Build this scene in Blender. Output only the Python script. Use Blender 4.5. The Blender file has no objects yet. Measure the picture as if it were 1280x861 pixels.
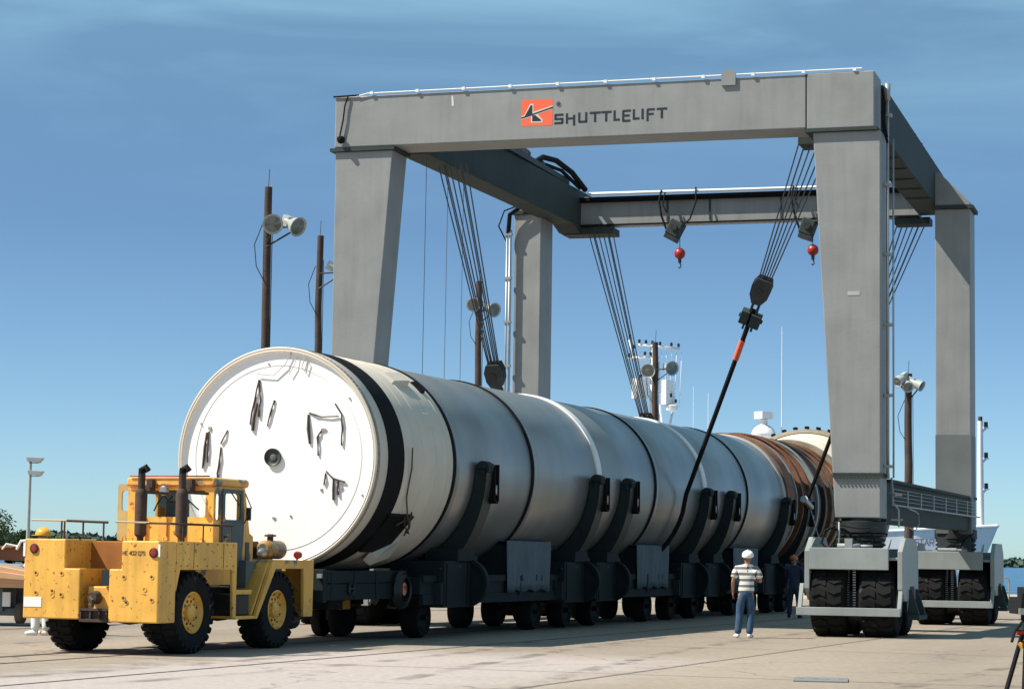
import bpy, bmesh, math, random
from mathutils import Vector, Matrix
R = math.radians
random.seed(7)
SC = bpy.context.scene
COL = SC.collection

# ---------------------------------------------------------------- camera, sky, sun, exposure
cam_d = bpy.data.cameras.new('camera'); cam = bpy.data.objects.new('camera', cam_d); COL.objects.link(cam)
p_, r_ = .0921, .0142
F = Vector((0, math.cos(p_), math.sin(p_))); U0 = Vector((0, -math.sin(p_), math.cos(p_))); R0 = Vector((1, 0, 0))
RR = math.cos(r_)*R0 + math.sin(r_)*U0; UU = -math.sin(r_)*R0 + math.cos(r_)*U0
cam.matrix_world = Matrix(((RR.x, UU.x, -F.x, 0), (RR.y, UU.y, -F.y, 0), (RR.z, UU.z, -F.z, 1.5), (0, 0, 0, 1)))
cam_d.sensor_width = 36; cam_d.lens = 2862.6/1280*36; cam_d.clip_start = .1; cam_d.clip_end = 6000
SC.camera = cam

SUN_DIR = Vector((-.78, -.156, 1)).normalized()
el = math.asin(SUN_DIR.z); az = math.atan2(SUN_DIR.x, SUN_DIR.y)
w = bpy.data.worlds.new('World'); SC.world = w; w.use_nodes = True
nt = w.node_tree; bg = nt.nodes['Background']
sky = nt.nodes.new('ShaderNodeTexSky'); sky.sky_type = 'NISHITA'; sky.sun_disc = False
sky.sun_elevation = el; sky.sun_rotation = az % (2*math.pi)
sky.air_density = .5; sky.dust_density = .3; sky.ozone_density = 3; sky.altitude = 0
gm_ = nt.nodes.new('ShaderNodeGamma'); gm_.inputs[1].default_value = 1.12; nt.links.new(sky.outputs[0], gm_.inputs[0])
tn = nt.nodes.new('ShaderNodeMix'); tn.data_type = 'RGBA'; tn.blend_type = 'MULTIPLY'; tn.inputs[0].default_value = 1
nt.links.new(gm_.outputs[0], tn.inputs[6]); tn.inputs[7].default_value = (.83, .91, .83, 1)
# thin cirrus: faint streaks high in the sky
wc = nt.nodes.new('ShaderNodeTexCoord'); wm = nt.nodes.new('ShaderNodeMapping'); wm.inputs['Rotation'].default_value = (0, R(12), 0); wm.inputs['Scale'].default_value = (2.2, 1, 11)
nt.links.new(wc.outputs['Generated'], wm.inputs[0])
wn = nt.nodes.new('ShaderNodeTexNoise'); wn.inputs['Scale'].default_value = 2.3; wn.inputs['Detail'].default_value = 7; wn.inputs['Distortion'].default_value = .6
nt.links.new(wm.outputs[0], wn.inputs['Vector'])
wr = nt.nodes.new('ShaderNodeMapRange'); wr.inputs[1].default_value = .40; wr.inputs[2].default_value = .72; wr.inputs[3].default_value = .30; wr.inputs[4].default_value = .80
nt.links.new(wn.outputs['Fac'], wr.inputs[0])
wz = nt.nodes.new('ShaderNodeSeparateXYZ'); nt.links.new(wc.outputs['Generated'], wz.inputs[0])
wh = nt.nodes.new('ShaderNodeMapRange'); wh.inputs[1].default_value = .14; wh.inputs[2].default_value = .26; nt.links.new(wz.outputs[2], wh.inputs[0])
wk = nt.nodes.new('ShaderNodeMath'); wk.operation = 'MULTIPLY'; nt.links.new(wr.outputs[0], wk.inputs[0]); nt.links.new(wh.outputs[0], wk.inputs[1])
wx = nt.nodes.new('ShaderNodeMix'); wx.data_type = 'RGBA'; nt.links.new(wk.outputs[0], wx.inputs[0]); nt.links.new(tn.outputs[2], wx.inputs[6]); wx.inputs[7].default_value = (3.2, 5.9, 7.4, 1)
nt.links.new(wx.outputs[2], bg.inputs[0]); bg.inputs[1].default_value = .079
sl = bpy.data.lights.new('sun', 'SUN'); sl.energy = 5.0; sl.angle = R(.53); sl.color = (1, .93, .82)
so = bpy.data.objects.new('sun', sl); COL.objects.link(so)
so.rotation_euler = SUN_DIR.to_track_quat('Z', 'Y').to_euler(); so.location = (-30, -10, 40)
SC.view_settings.view_transform = 'Standard'; SC.view_settings.look = 'None'
SC.view_settings.exposure = .65; SC.view_settings.gamma = 1; SC.view_settings.use_curve_mapping = False
SC.render.engine = 'CYCLES'

# ---------------------------------------------------------------- materials
MATS = {}
def mat(name, col, rough=.6, metal=0., var=.12, vscale=1.5, bump=0., bscale=30., stain=None, sscale=1.2, sth=.62,
        streak=0., spec=.5, coat=0.):
    """procedural surface: base colour with soft mottling, optional stains and vertical streaks"""
    if name in MATS: return MATS[name]
    if max(col) < .6: col = tuple(c*.76 for c in col)
    elif 'yellow' in name or 'booster' in name: col = tuple(c*.85 for c in col)
    m = bpy.data.materials.new(name); m.use_nodes = True; MATS[name] = m
    t = m.node_tree; N = t.nodes; L = t.links; b = N['Principled BSDF']
    b.inputs['Roughness'].default_value = rough; b.inputs['Metallic'].default_value = metal
    b.inputs['Specular IOR Level'].default_value = spec; b.inputs['Coat Weight'].default_value = coat
    tc = N.new('ShaderNodeTexCoord')
    n = N.new('ShaderNodeTexNoise'); n.inputs['Scale'].default_value = vscale; n.inputs['Detail'].default_value = 6
    L.new(tc.outputs['Object'], n.inputs['Vector'])
    cr = N.new('ShaderNodeMapRange'); cr.inputs[1].default_value = .3; cr.inputs[2].default_value = .7
    cr.inputs[3].default_value = 1-var; cr.inputs[4].default_value = 1+var
    L.new(n.outputs['Fac'], cr.inputs[0])
    mx = N.new('ShaderNodeMix'); mx.data_type = 'RGBA'; mx.blend_type = 'MULTIPLY'; mx.inputs[0].default_value = 1
    mx.inputs[6].default_value = (*col, 1); L.new(cr.outputs[0], mx.inputs[7])
    out = mx.outputs[2]
    if streak:
        mp = N.new('ShaderNodeMapping'); mp.inputs['Scale'].default_value = (5, 5, .35)
        L.new(tc.outputs['Object'], mp.inputs[0])
        n2 = N.new('ShaderNodeTexNoise'); n2.inputs['Scale'].default_value = 1.4; n2.inputs['Detail'].default_value = 4
        L.new(mp.outputs[0], n2.inputs['Vector'])
        c2 = N.new('ShaderNodeMapRange'); c2.inputs[1].default_value = .45; c2.inputs[2].default_value = .75
        c2.inputs[3].default_value = 1; c2.inputs[4].default_value = 1-streak
        L.new(n2.outputs['Fac'], c2.inputs[0])
        m2 = N.new('ShaderNodeMix'); m2.data_type = 'RGBA'; m2.blend_type = 'MULTIPLY'; m2.inputs[0].default_value = 1
        L.new(out, m2.inputs[6]); L.new(c2.outputs[0], m2.inputs[7]); out = m2.outputs[2]
    if stain:
        n3 = N.new('ShaderNodeTexNoise'); n3.inputs['Scale'].default_value = sscale; n3.inputs['Detail'].default_value = 9
        n3.inputs['Roughness'].default_value = .65
        L.new(tc.outputs['Object'], n3.inputs['Vector'])
        c3 = N.new('ShaderNodeMapRange'); c3.inputs[1].default_value = sth; c3.inputs[2].default_value = sth+.05
        L.new(n3.outputs['Fac'], c3.inputs[0])
        m3 = N.new('ShaderNodeMix'); m3.data_type = 'RGBA'; L.new(c3.outputs[0], m3.inputs[0])
        L.new(out, m3.inputs[6]); m3.inputs[7].default_value = (*stain, 1); out = m3.outputs[2]
    L.new(out, b.inputs['Base Color'])
    # slight roughness variation
    rr = N.new('ShaderNodeMapRange'); rr.inputs[3].default_value = max(0, rough-.07); rr.inputs[4].default_value = min(1, rough+.07)
    L.new(n.outputs['Fac'], rr.inputs[0]); L.new(rr.outputs[0], b.inputs['Roughness'])
    if bump:
        nb = N.new('ShaderNodeTexNoise'); nb.inputs['Scale'].default_value = bscale; nb.inputs['Detail'].default_value = 5
        L.new(tc.outputs['Object'], nb.inputs['Vector'])
        bp = N.new('ShaderNodeBump'); bp.inputs['Strength'].default_value = bump; bp.inputs['Distance'].default_value = .02
        L.new(nb.outputs['Fac'], bp.inputs['Height']); L.new(bp.outputs[0], b.inputs['Normal'])
    return m

CRANE = mat('crane_grey_paint', (.315, .322, .315), .55, 0, .11, 1.1, .10, 16, (.25, .26, .25), 2.6, .66, .10)
CRANE_DK = mat('crane_dark_and_shaded_grey', (.052, .068, .066), .7, 0, .2, .6, .1, 8, None, 1, .6, .12, .2)  # shade on girders and lower beams put into the grey; also dark fittings
CRANE_LT = mat('crane_light_grey_paint', (.33, .36, .35), .5, 0, .12, 1.2, .1, 12, (.20, .2, .19), 2, .68, .1)
BLACK = mat('black_rubber', (.012, .013, .014), .8, 0, .3, 6, .3, 25, spec=.15)
TYRE = mat('tyre_rubber', (.017, .017, .017), .9, 0, .3, 3, .3, 18, (.055, .05, .042), 4, .64, 0, .15)
STEEL = mat('bare_steel', (.45, .45, .44), .35, .8, .12, 5)
ROPE = mat('wire_rope', (.12, .13, .14), .5, .5, .1, 9)
WHITEP = mat('white_paint', (.78, .77, .74), .5, 0, .04, 2)
PIPE = mat('galvanised_pipe', (.45, .46, .46), .4, .4, .08, 3)
GREASE = mat('greasy_machinery', (.028, .032, .032), .55, .2, .3, 5, .3, 20)
BLOCK = mat('sheave_block_paint', (.06, .068, .07), .5, .1, .2, 4)
RED = mat('red_paint', (.42, .025, .015), .4, 0, .15, 10)
ORANGE = mat('orange_logo', (.82, .13, .05), .5, 0, .03, 4)
NAVY = mat('dark_lettering', (.015, .02, .03), .5, 0, .05, 4)
YEL = mat('tractor_yellow', (.92, .49, .085), .45, 0, .14, 2, .08, 14, (.24, .08, .03), 11, .59, .2)
YEL2 = mat('tractor_yellow_worn', (.84, .44, .08), .5, 0, .18, 2, .1, 14, (.10, .13, .13), 1.8, .56, .15)
PRIMER = mat('worn_teal_primer', (.075, .11, .12), .6, 0, .2, 3, .1, 12, (.5, .28, .05), 2.6, .62)
RUSTY = mat('rusty_iron', (.075, .045, .032), .8, .1, .35, 6, .4, 25)
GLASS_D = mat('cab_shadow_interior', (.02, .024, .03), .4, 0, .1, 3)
REDLENS = mat('red_lens', (.30, .02, .015), .15, 0, .1, 10, coat=.5)
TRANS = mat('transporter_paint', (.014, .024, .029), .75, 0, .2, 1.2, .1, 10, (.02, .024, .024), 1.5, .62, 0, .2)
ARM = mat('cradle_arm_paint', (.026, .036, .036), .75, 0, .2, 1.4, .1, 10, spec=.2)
ARMEDGE = mat('cradle_edge_bounce_olive', (.035, .042, .034), .5, 0, .2, 1.4)  # olive a little lighter than the arm: ground bounce put into the colour
TARP = mat('blue_grey_tarpaulin', (.085, .13, .16), .7, 0, .15, 3, .5, 5)
SKIN = mat('skin', (.42, .22, .14), .55, 0, .06, 8)
JEANS = mat('blue_denim', (.035, .09, .17), .85, 0, .25, 7, .3, 30)
COVER = mat('navy_coverall', (.025, .04, .08), .85, 0, .2, 5)
WCLOTH = mat('white_cloth', (.7, .69, .66), .85, 0, .06, 5)
HATW = mat('white_hard_hat', (.82, .8, .76), .3, 0, .03, 5)
HATY = mat('yellow_hard_hat', (.8, .42, .04), .3, 0, .04, 5)
HATO = mat('orange_hard_hat', (.55, .13, .03), .35, 0, .04, 5)
WOOD = mat('creosoted_timber', (.085, .052, .04), .85, 0, .3, 3, .5, 18, None, 1, .6, .35)
LAMPW = mat('lamp_enamel', (.50, .53, .50), .35, .1, .08, 4)
LENS = mat('lamp_glass', (.22, .25, .24), .12, .3, .1, 6)
SHIPW = mat('ship_white', (.74, .73, .72), .45, 0, .06, .4, streak=.08)
SHIPB = mat('ship_blue_letters', (.08, .10, .3), .5)

def casing_mat():
    m = bpy.data.materials.new('silver_casing'); m.use_nodes = True; t = m.node_tree; N = t.nodes; L = t.links
    b = N['Principled BSDF']; b.inputs['Metallic'].default_value = .7; b.inputs['Roughness'].default_value = .33
    tc = N.new('ShaderNodeTexCoord'); mp = N.new('ShaderNodeMapping'); mp.inputs['Scale'].default_value = (.5, 1.1, .5)
    L.new(tc.outputs['Object'], mp.inputs[0])
    n = N.new('ShaderNodeTexNoise'); n.inputs['Scale'].default_value = 1.0; n.inputs['Detail'].default_value = 8
    L.new(mp.outputs[0], n.inputs['Vector'])
    cr = N.new('ShaderNodeValToRGB'); cr.color_ramp.elements[0].position = .3; cr.color_ramp.elements[1].position = .75
    cr.color_ramp.elements[0].color = (.27, .275, .275, 1); cr.color_ramp.elements[1].color = (.37, .372, .362, 1)
    L.new(n.outputs['Fac'], cr.inputs[0])
    L.new(cr.outputs[0], b.inputs['Base Color'])
    n2 = N.new('ShaderNodeTexNoise'); n2.inputs['Scale'].default_value = 1.3; n2.inputs['Detail'].default_value = 8
    L.new(tc.outputs['Object'], n2.inputs['Vector'])
    mr = N.new('ShaderNodeMapRange'); mr.inputs[3].default_value = .32; mr.inputs[4].default_value = .46
    L.new(n2.outputs['Fac'], mr.inputs[0]); L.new(mr.outputs[0], b.inputs['Roughness'])
    return m
CASING = casing_mat()
SKIRTW = mat('booster_white_paint', (.66, .59, .49), .55, 0, .07, 1.6, .1, 8, (.42, .33, .22), 1.8, .68, .0)
FACEW = mat('end_cover_white', (.92, .90, .88), .6, 0, .03, 1.5)
SEAL = mat('black_joint_band', (.009, .009, .010), .8, 0, .2, 5, spec=.12)
RIMT = mat('rivet_tan', (.36, .30, .24), .7, 0, .3, 20, .5, 40)
RUSTO = mat('rust_orange_band', (.24, .10, .045), .75, 0, .35, 3, .4, 15, (.08, .04, .025), 3, .63)
RINGB = mat('brown_stiffener', (.20, .10, .055), .7, 0, .35, 3, .3, 12, (.07, .045, .035), 3, .62)
CREAM = mat('cream_skirt', (.72, .60, .46), .6, 0, .1, 1.5, 0, 8, (.3, .22, .15), 2.5, .68)
CORD = mat('charred_cord', (.085, .06, .04), .8, 0, .4, 12)

def ground_mat():
    m = bpy.data.materials.new('weathered_concrete'); m.use_nodes = True; t = m.node_tree; N = t.nodes; L = t.links
    b = N['Principled BSDF']; b.inputs['Roughness'].default_value = .85; b.inputs['Specular IOR Level'].default_value = .3
    tc = N.new('ShaderNodeTexCoord')
    rot = N.new('ShaderNodeMapping'); rot.vector_type = 'POINT'; rot.inputs['Rotation'].default_value = (0, 0, .364)
    L.new(tc.outputs['Object'], rot.inputs[0])
    def noise(sc, det, src, ro=.55):
        n = N.new('ShaderNodeTexNoise'); n.inputs['Scale'].default_value = sc; n.inputs['Detail'].default_value = det
        n.inputs['Roughness'].default_value = ro; L.new(src, n.inputs['Vector']); return n.outputs['Fac']
    stretch = N.new('ShaderNodeMapping'); stretch.inputs['Scale'].default_value = (.8, .16, 1); L.new(rot.outputs[0], stretch.inputs[0])
    big = noise(.35, 6, stretch.outputs[0]); fine = noise(9, 8, tc.outputs['Object'], .7); mid = noise(1.1, 7, tc.outputs['Object'], .6)
    r1 = N.new('ShaderNodeValToRGB'); e = r1.color_ramp.elements
    e[0].position = .35; e[0].color = (.22, .182, .143, 1); e[1].position = .65; e[1].color = (.30, .247, .193, 1)
    L.new(big, r1.inputs[0])
    # pale dusty band of newer concrete in the foreground, with ragged edges
    sx = N.new('ShaderNodeSeparateXYZ'); L.new(rot.outputs[0], sx.inputs[0])
    def M(op, a, c, clamp=False):
        n = N.new('ShaderNodeMath'); n.operation = op; n.use_clamp = clamp
        for i, v in enumerate((a, c)):
            if isinstance(v, (int, float)): n.inputs[i].default_value = v
            else: L.new(v, n.inputs[i])
        return n.outputs[0]
    # lateral coordinate in the booster's own direction
    jit = M('MULTIPLY', M('SUBTRACT', mid, .5), 3.0)
    lat = M('ADD', sx.outputs[0], jit)
    a = M('MULTIPLY', M('SUBTRACT', lat, -17.0-.35+.0), 1.2, True)
    a = M('MULTIPLY', M('SUBTRACT', lat, 12.0-28.0), .9, True)
    c = M('MULTIPLY', M('SUBTRACT', -8.5, lat), .5, True)
    al = M('MULTIPLY', M('SUBTRACT', 34.5, M('ADD', sx.outputs[1], jit)), .35, True)
    mask = M('MULTIPLY', M('MULTIPLY', a, c), al)
    mx = N.new('ShaderNodeMix'); mx.data_type = 'RGBA'; L.new(mask, mx.inputs[0]); L.new(r1.outputs[0], mx.inputs[6])
    mx.inputs[7].default_value = (.375, .322, .296, 1)
    f = N.new('ShaderNodeMapRange'); f.inputs[1].default_value = .3; f.inputs[2].default_value = .7; f.inputs[3].default_value = .78; f.inputs[4].default_value = 1.18
    L.new(fine, f.inputs[0])
    m2 = N.new('ShaderNodeMix'); m2.data_type = 'RGBA'; m2.blend_type = 'MULTIPLY'; m2.inputs[0].default_value = 1
    L.new(mx.outputs[2], m2.inputs[6]); L.new(f.outputs[0], m2.inputs[7])
    # dark oily spots and hairline cracks
    v = N.new('ShaderNodeTexVoronoi'); v.feature = 'DISTANCE_TO_EDGE'; v.inputs['Scale'].default_value = .17
    wob = N.new('ShaderNodeMix'); wob.data_type = 'VECTOR'; wob.inputs[0].default_value = .12
    nz = N.new('ShaderNodeTexNoise'); nz.inputs['Scale'].default_value = .8; nz.inputs['Detail'].default_value = 5; L.new(tc.outputs['Object'], nz.inputs['Vector'])
    sc_ = N.new('ShaderNodeVectorMath'); sc_.operation = 'SCALE'; sc_.inputs['Scale'].default_value = 12; L.new(nz.outputs['Color'], sc_.inputs[0])
    L.new(tc.outputs['Object'], wob.inputs[4]); L.new(sc_.outputs[0], wob.inputs[5]); L.new(wob.outputs[1], v.inputs['Vector'])
    ck = N.new('ShaderNodeMapRange'); ck.inputs[1].default_value = .0; ck.inputs[2].default_value = .006; ck.inputs[3].default_value = .6; ck.inputs[4].default_value = 1
    L.new(v.outputs['Distance'], ck.inputs[0])
    sp = N.new('ShaderNodeMapRange'); sp.inputs[1].default_value = .66; sp.inputs[2].default_value = .78; sp.inputs[3].default_value = 1; sp.inputs[4].default_value = .62
    L.new(noise(.9, 5, stretch.outputs[0], .6), sp.inputs[0])
    m3 = N.new('ShaderNodeMix'); m3.data_type = 'RGBA'; m3.blend_type = 'MULTIPLY'; m3.inputs[0].default_value = 1
    L.new(m2.outputs[2], m3.inputs[6]); L.new(M('MULTIPLY', ck.outputs[0], sp.outputs[0]), m3.inputs[7])
    L.new(m3.outputs[2], b.inputs['Base Color'])
    bp = N.new('ShaderNodeBump'); bp.inputs['Strength'].default_value = .25; bp.inputs['Distance'].default_value = .01
    L.new(fine, bp.inputs['Height']); L.new(bp.outputs[0], b.inputs['Normal'])
    return m
GROUND = ground_mat()
def water_mat():
    m = bpy.data.materials.new('lagoon_water'); m.use_nodes = True; t = m.node_tree; N = t.nodes; L = t.links
    b = N['Principled BSDF']; b.inputs['Base Color'].default_value = (.012, .07, .16, 1); b.inputs['Roughness'].default_value = .25
    b.inputs['Specular IOR Level'].default_value = .35
    tc = N.new('ShaderNodeTexCoord'); mp = N.new('ShaderNodeMapping'); mp.inputs['Scale'].default_value = (.25, .5, 1)
    L.new(tc.outputs['Object'], mp.inputs[0])
    n = N.new('ShaderNodeTexNoise'); n.inputs['Scale'].default_value = .5; n.inputs['Detail'].default_value = 8; L.new(mp.outputs[0], n.inputs['Vector'])
    bp = N.new('ShaderNodeBump'); bp.inputs['Strength'].default_value = .9; bp.inputs['Distance'].default_value = 1.2
    L.new(n.outputs['Fac'], bp.inputs['Height']); L.new(bp.outputs[0], b.inputs['Normal'])
    r1 = N.new('ShaderNodeValToRGB'); e = r1.color_ramp.elements
    e[0].position = .4; e[0].color = (.015, .07, .15, 1); e[1].position = .62; e[1].color = (.04, .14, .26, 1)
    L.new(n.outputs['Fac'], r1.inputs[0]); L.new(r1.outputs[0], b.inputs['Base Color'])
    return m
WATER = water_mat()

# ---------------------------------------------------------------- mesh helpers
class MB:
    def __init__(s): s.v = []; s.f = []; s.sm = []
    def add(s, vs, fs, smooth=False):
        o = len(s.v); s.v += [tuple(v) for v in vs]; s.f += [[i+o for i in f] for f in fs]; s.sm += [smooth]*len(fs); return s
    def box(s, x0, x1, y0, y1, z0, z1, M=None):
        vs = [(x, y, z) for x in (x0, x1) for y in (y0, y1) for z in (z0, z1)]
        if M: vs = [M @ Vector(v) for v in vs]
        return s.add(vs, [(0, 1, 3, 2), (4, 6, 7, 5), (0, 4, 5, 1), (2, 3, 7, 6), (0, 2, 6, 4), (1, 5, 7, 3)])
    def hexa(s, bot, top):
        """four bottom and four top corners, both counter-clockwise from above"""
        return s.add(list(bot)+list(top), [(3, 2, 1, 0), (4, 5, 6, 7), (0, 1, 5, 4), (1, 2, 6, 5), (2, 3, 7, 6), (3, 0, 4, 7)])
    def prism(s, poly, axis, a, b):
        """polygon in the plane across the axis (x: (y,z), y: (x,z), z: (x,y)) pushed from a to b"""
        def P(q, t):
            return (t, q[0], q[1]) if axis == 'x' else (q[0], t, q[1]) if axis == 'y' else (q[0], q[1], t)
        n = len(poly); vs = [P(q, a) for q in poly]+[P(q, b) for q in poly]
        fs = [list(range(n)), list(range(2*n-1, n-1, -1))]+[(i, i+n, (i+1) % n+n, (i+1) % n) for i in range(n)]
        return s.add(vs, fs)
    def tube(s, pts, r, n=8, cap=True):
        pts = [Vector(p) for p in pts]; rs = r if isinstance(r, (list, tuple)) else [r]*len(pts)
        vs = []; fs = []; prev = None
        for i, p in enumerate(pts):
            d = (pts[min(i+1, len(pts)-1)]-pts[max(i-1, 0)]).normalized()
            if prev is None:
                a = d.orthogonal().normalized()
            else:
                a = (prev - d*prev.dot(d)).normalized()
            prev = a; b = d.cross(a)
            vs += [p+(a*math.cos(2*math.pi*k/n)+b*math.sin(2*math.pi*k/n))*rs[i] for k in range(n)]
        for i in range(len(pts)-1):
            for k in range(n): fs.append((i*n+k, i*n+(k+1) % n, (i+1)*n+(k+1) % n, (i+1)*n+k))
        if cap: fs.append(list(range(n))[::-1]); fs.append([(len(pts)-1)*n+k for k in range(n)])
        return s.add(vs, fs, True)
    def lathe(s, prof, n=32, M=None, axis='y', a0=0, a1=2*math.pi, closed=False):
        """profile of (radius, position along the axis)"""
        vs = []; fs = []; full = abs(a1-a0-2*math.pi) < 1e-6; k_ = n if full else n+1; m = len(prof)
        for i in range(k_):
            a = a0+(a1-a0)*i/n; c, q = math.cos(a), math.sin(a)
            for (r, t) in prof:
                v = (r*c, t, r*q) if axis == 'y' else (t, r*c, r*q) if axis == 'x' else (r*c, r*q, t)
                vs.append(M @ Vector(v) if M else v)
        for i in range(n):
            j = (i+1) % k_
            for q in range(m if closed else m-1):
                q2 = (q+1) % m; fs.append((i*m+q, i*m+q2, j*m+q2, j*m+q))
        if closed and not full: fs.append(list(range(m))); fs.append([(k_-1)*m+q for q in range(m)][::-1])
        return s.add(vs, fs, True)
    def build(s, name, material, parent=None, bevel=0, auto=True):
        me = bpy.data.meshes.new(name); me.from_pydata(s.v, [], s.f); me.update()
        for p, q in zip(me.polygons, s.sm): p.use_smooth = q
        bm = bmesh.new(); bm.from_mesh(me)
        bmesh.ops.remove_doubles(bm, verts=bm.verts, dist=1e-5)
        bmesh.ops.dissolve_degenerate(bm, edges=bm.edges, dist=1e-6)
        bmesh.ops.recalc_face_normals(bm, faces=bm.faces)
        for e in bm.edges:
            if len(e.link_faces) == 2 and e.calc_face_angle(0) > R(38): e.smooth = False
        bm.to_mesh(me); bm.free()
        o = bpy.data.objects.new(name, me); COL.objects.link(o); me.materials.append(material)
        if parent: o.parent = parent
        if bevel:
            b = o.modifiers.new('bevel', 'BEVEL'); b.width = bevel; b.segments = 2; b.limit_method = 'ANGLE'; b.angle_limit = R(40)
        return o
def X(loc, rz=0): return Matrix.Translation(loc) @ Matrix.Rotation(rz, 4, 'Z')
def tag(o, label=None, cat=None, group=None, kind=None):
    for k, v in (('label', label), ('category', cat), ('group', group), ('kind', kind)):
        if v: o[k] = v
    return o
def thing(name, label, cat, loc=(0, 0, 0), rz=0, group=None):
    o = bpy.data.objects.new(name, None); COL.objects.link(o); o.location = loc; o.rotation_euler = (0, 0, rz)
    o.empty_display_size = .3
    return tag(o, label, cat, group)
def copy_tree(o, parent=None):
    c = o.copy(); COL.objects.link(c)
    if parent: c.parent = parent
    for ch in [q for q in o.children]: copy_tree(ch, c)
    return c
def arc(c, r, a0, a1, n=10):
    return [(c[0]+r*math.cos(a0+(a1-a0)*i/n), c[1]+r*math.sin(a0+(a1-a0)*i/n)) for i in range(n+1)]
def sag(p, q, s, n=8, side=(0, 0, -1)):
    p, q, d = Vector(p), Vector(q), Vector(side)
    return [p.lerp(q, i/n)+d*s*4*(i/n)*(1-i/n) for i in range(n+1)]

# ---------------------------------------------------------------- frames of reference
SY = .364; SO = (-3.958, 38.65, 0)           # booster: x lateral, y along, z up
GY = .2995; GO = (7.364, 46.32, 0)           # crane
TY = .38; TO = (-5.02, 33.0, 0)              # tractor
def fr(o, yaw):
    c, s = math.cos(yaw), math.sin(yaw)
    return lambda x, y, z=0: Vector((o[0]+c*x+s*y, o[1]-s*x+c*y, z))
SW = fr(SO, SY); GW = fr(GO, GY); TW = fr(TO, TY)

# ---------------------------------------------------------------- ground, quay, water
qa = Vector((18.3, 84, 0)); qd = Vector((-.6, .8, 0)).normalized(); qn = Vector((.8, .6, 0))
A = qa - qd*150; B = qa + qd*40; B2 = B + Vector((-60, 160, 0)); B3 = B2+Vector((-900, 2500, 0))
g = MB(); g.add([(A.x, A.y, 0), (B.x, B.y, 0), (B2.x, B2.y, 0), (B3.x, B3.y, 0), (-3000, 2800, 0), (-3000, -300, 0), (A.x, -300, 0)], [(0, 1, 2, 3, 4, 5, 6)])
# quay face down to the water
for P, Q in ((A, B), (B, B2), (B2, B3)):
    g.add([(P.x, P.y, 0), (Q.x, Q.y, 0), (Q.x, Q.y, -4), (P.x, P.y, -4)], [(0, 1, 2, 3)])
tag(g.build('ground', GROUND), kind='structure')
wt = MB(); wt.add([(-3500, -500, -1.3), (4000, -500, -1.3), (4000, 5000, -1.3), (-3500, 5000, -1.3)], [(0, 1, 2, 3)])
tag(wt.build('water', WATER), kind='structure')
k = MB()
for t0 in range(-148, 38, 6):
    P = qa+qd*t0-qn*.35; M = X((P.x, P.y, 0), math.atan2(qd.y, qd.x))
    k.box(0, 5.97, -.25, .25, -.002, .38, M)
tag(k.build('quay_kerb', mat('kerb_concrete', (.55, .50, .44), .8, 0, .12, .7)), kind='structure', label=None)
# rail grooves let into the concrete, along the towing lane
gm = mat('groove_dark', (.07, .055, .045), .8, 0, .3, 2); gi = mat('groove_iron', (.16, .12, .09), .5, .4, .3, 2)
g = MB()
for lat, wd in ((-6.75, .05), (-.62, .09), (.41, .05), (3.19, .035), (-8.6, .04)):
    a, b = SW(lat, -60), SW(lat, 120); n = (SW(1, 0)-SW(0, 0)).normalized()*wd
    g.add([(a-n)+Vector((0, 0, .004)), (a+n)+Vector((0, 0, .004)), (b+n)+Vector((0, 0, .004)), (b-n)+Vector((0, 0, .004))], [(0, 1, 2, 3)])
tag(g.build('rail_grooves', gm), kind='structure')
g = MB()
for al in (-24.5, -15.4, -6.2, 3.1, 12.3, 21.4, 30.6, 39.7):     # expansion joints across the lane
    a, b = SW(-30, al), SW(24, al); n = (SW(0, 1)-SW(0, 0)).normalized()*.018
    g.add([(a-n)+Vector((0, 0, .006)), (b-n)+Vector((0, 0, .006)), (b+n)+Vector((0, 0, .006)), (a+n)+Vector((0, 0, .006))], [(0, 1, 2, 3)])
for lat in (8.2, 13.4):
    a, b = SW(lat, -60), SW(lat, 48); n = (SW(1, 0)-SW(0, 0)).normalized()*.018
    g.add([(a-n)+Vector((0, 0, .008)), (a+n)+Vector((0, 0, .008)), (b+n)+Vector((0, 0, .008)), (b-n)+Vector((0, 0, .008))], [(0, 1, 2, 3)])
tag(g.build('pavement_joints', mat('joint_dark', (.19, .155, .125), .9, 0, .3, 1)), kind='structure')
tm = mat('tyre_mark_stain', (.15, .13, .11), .85, 0, .3, 2)
def tmat():
    t = tm.node_tree; N = t.nodes; b = N['Principled BSDF']; tc = N.new('ShaderNodeTexCoord'); n = N.new('ShaderNodeTexNoise'); n.inputs['Scale'].default_value = 1.3; n.inputs['Detail'].default_value = 8
    t.links.new(tc.outputs['Object'], n.inputs['Vector']); r = N.new('ShaderNodeMapRange'); r.inputs[1].default_value = .45; r.inputs[2].default_value = .7; r.inputs[3].default_value = 0; r.inputs[4].default_value = .5
    t.links.new(n.outputs['Fac'], r.inputs[0]); t.links.new(r.outputs[0], b.inputs['Alpha'])
tmat()
g = MB()
for (l0, a0, l1, a1, bend) in ((2.2, -12, 1.6, 4, .6), (3.9, -12, 3.3, 4, .6), (6.5, -10, 5.0, 26, -1.2), (8.2, -10, 6.7, 26, -1.2), (-3, -14, -5, 16, .8), (12, -8, 9, 40, 1.5)):
    n_ = 24; vs = []
    for i in range(n_+1):
        t = i/n_; l = l0+(l1-l0)*t+bend*4*t*(1-t); a = a0+(a1-a0)*t
        for dl_ in (-.13, .13): q = SW(l+dl_, a); vs.append((q.x, q.y, .010))
    g.add(vs, [(2*i, 2*i+1, 2*i+3, 2*i+2) for i in range(n_)])
tag(g.build('pavement_tyre_marks', tm), kind='structure')
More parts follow.
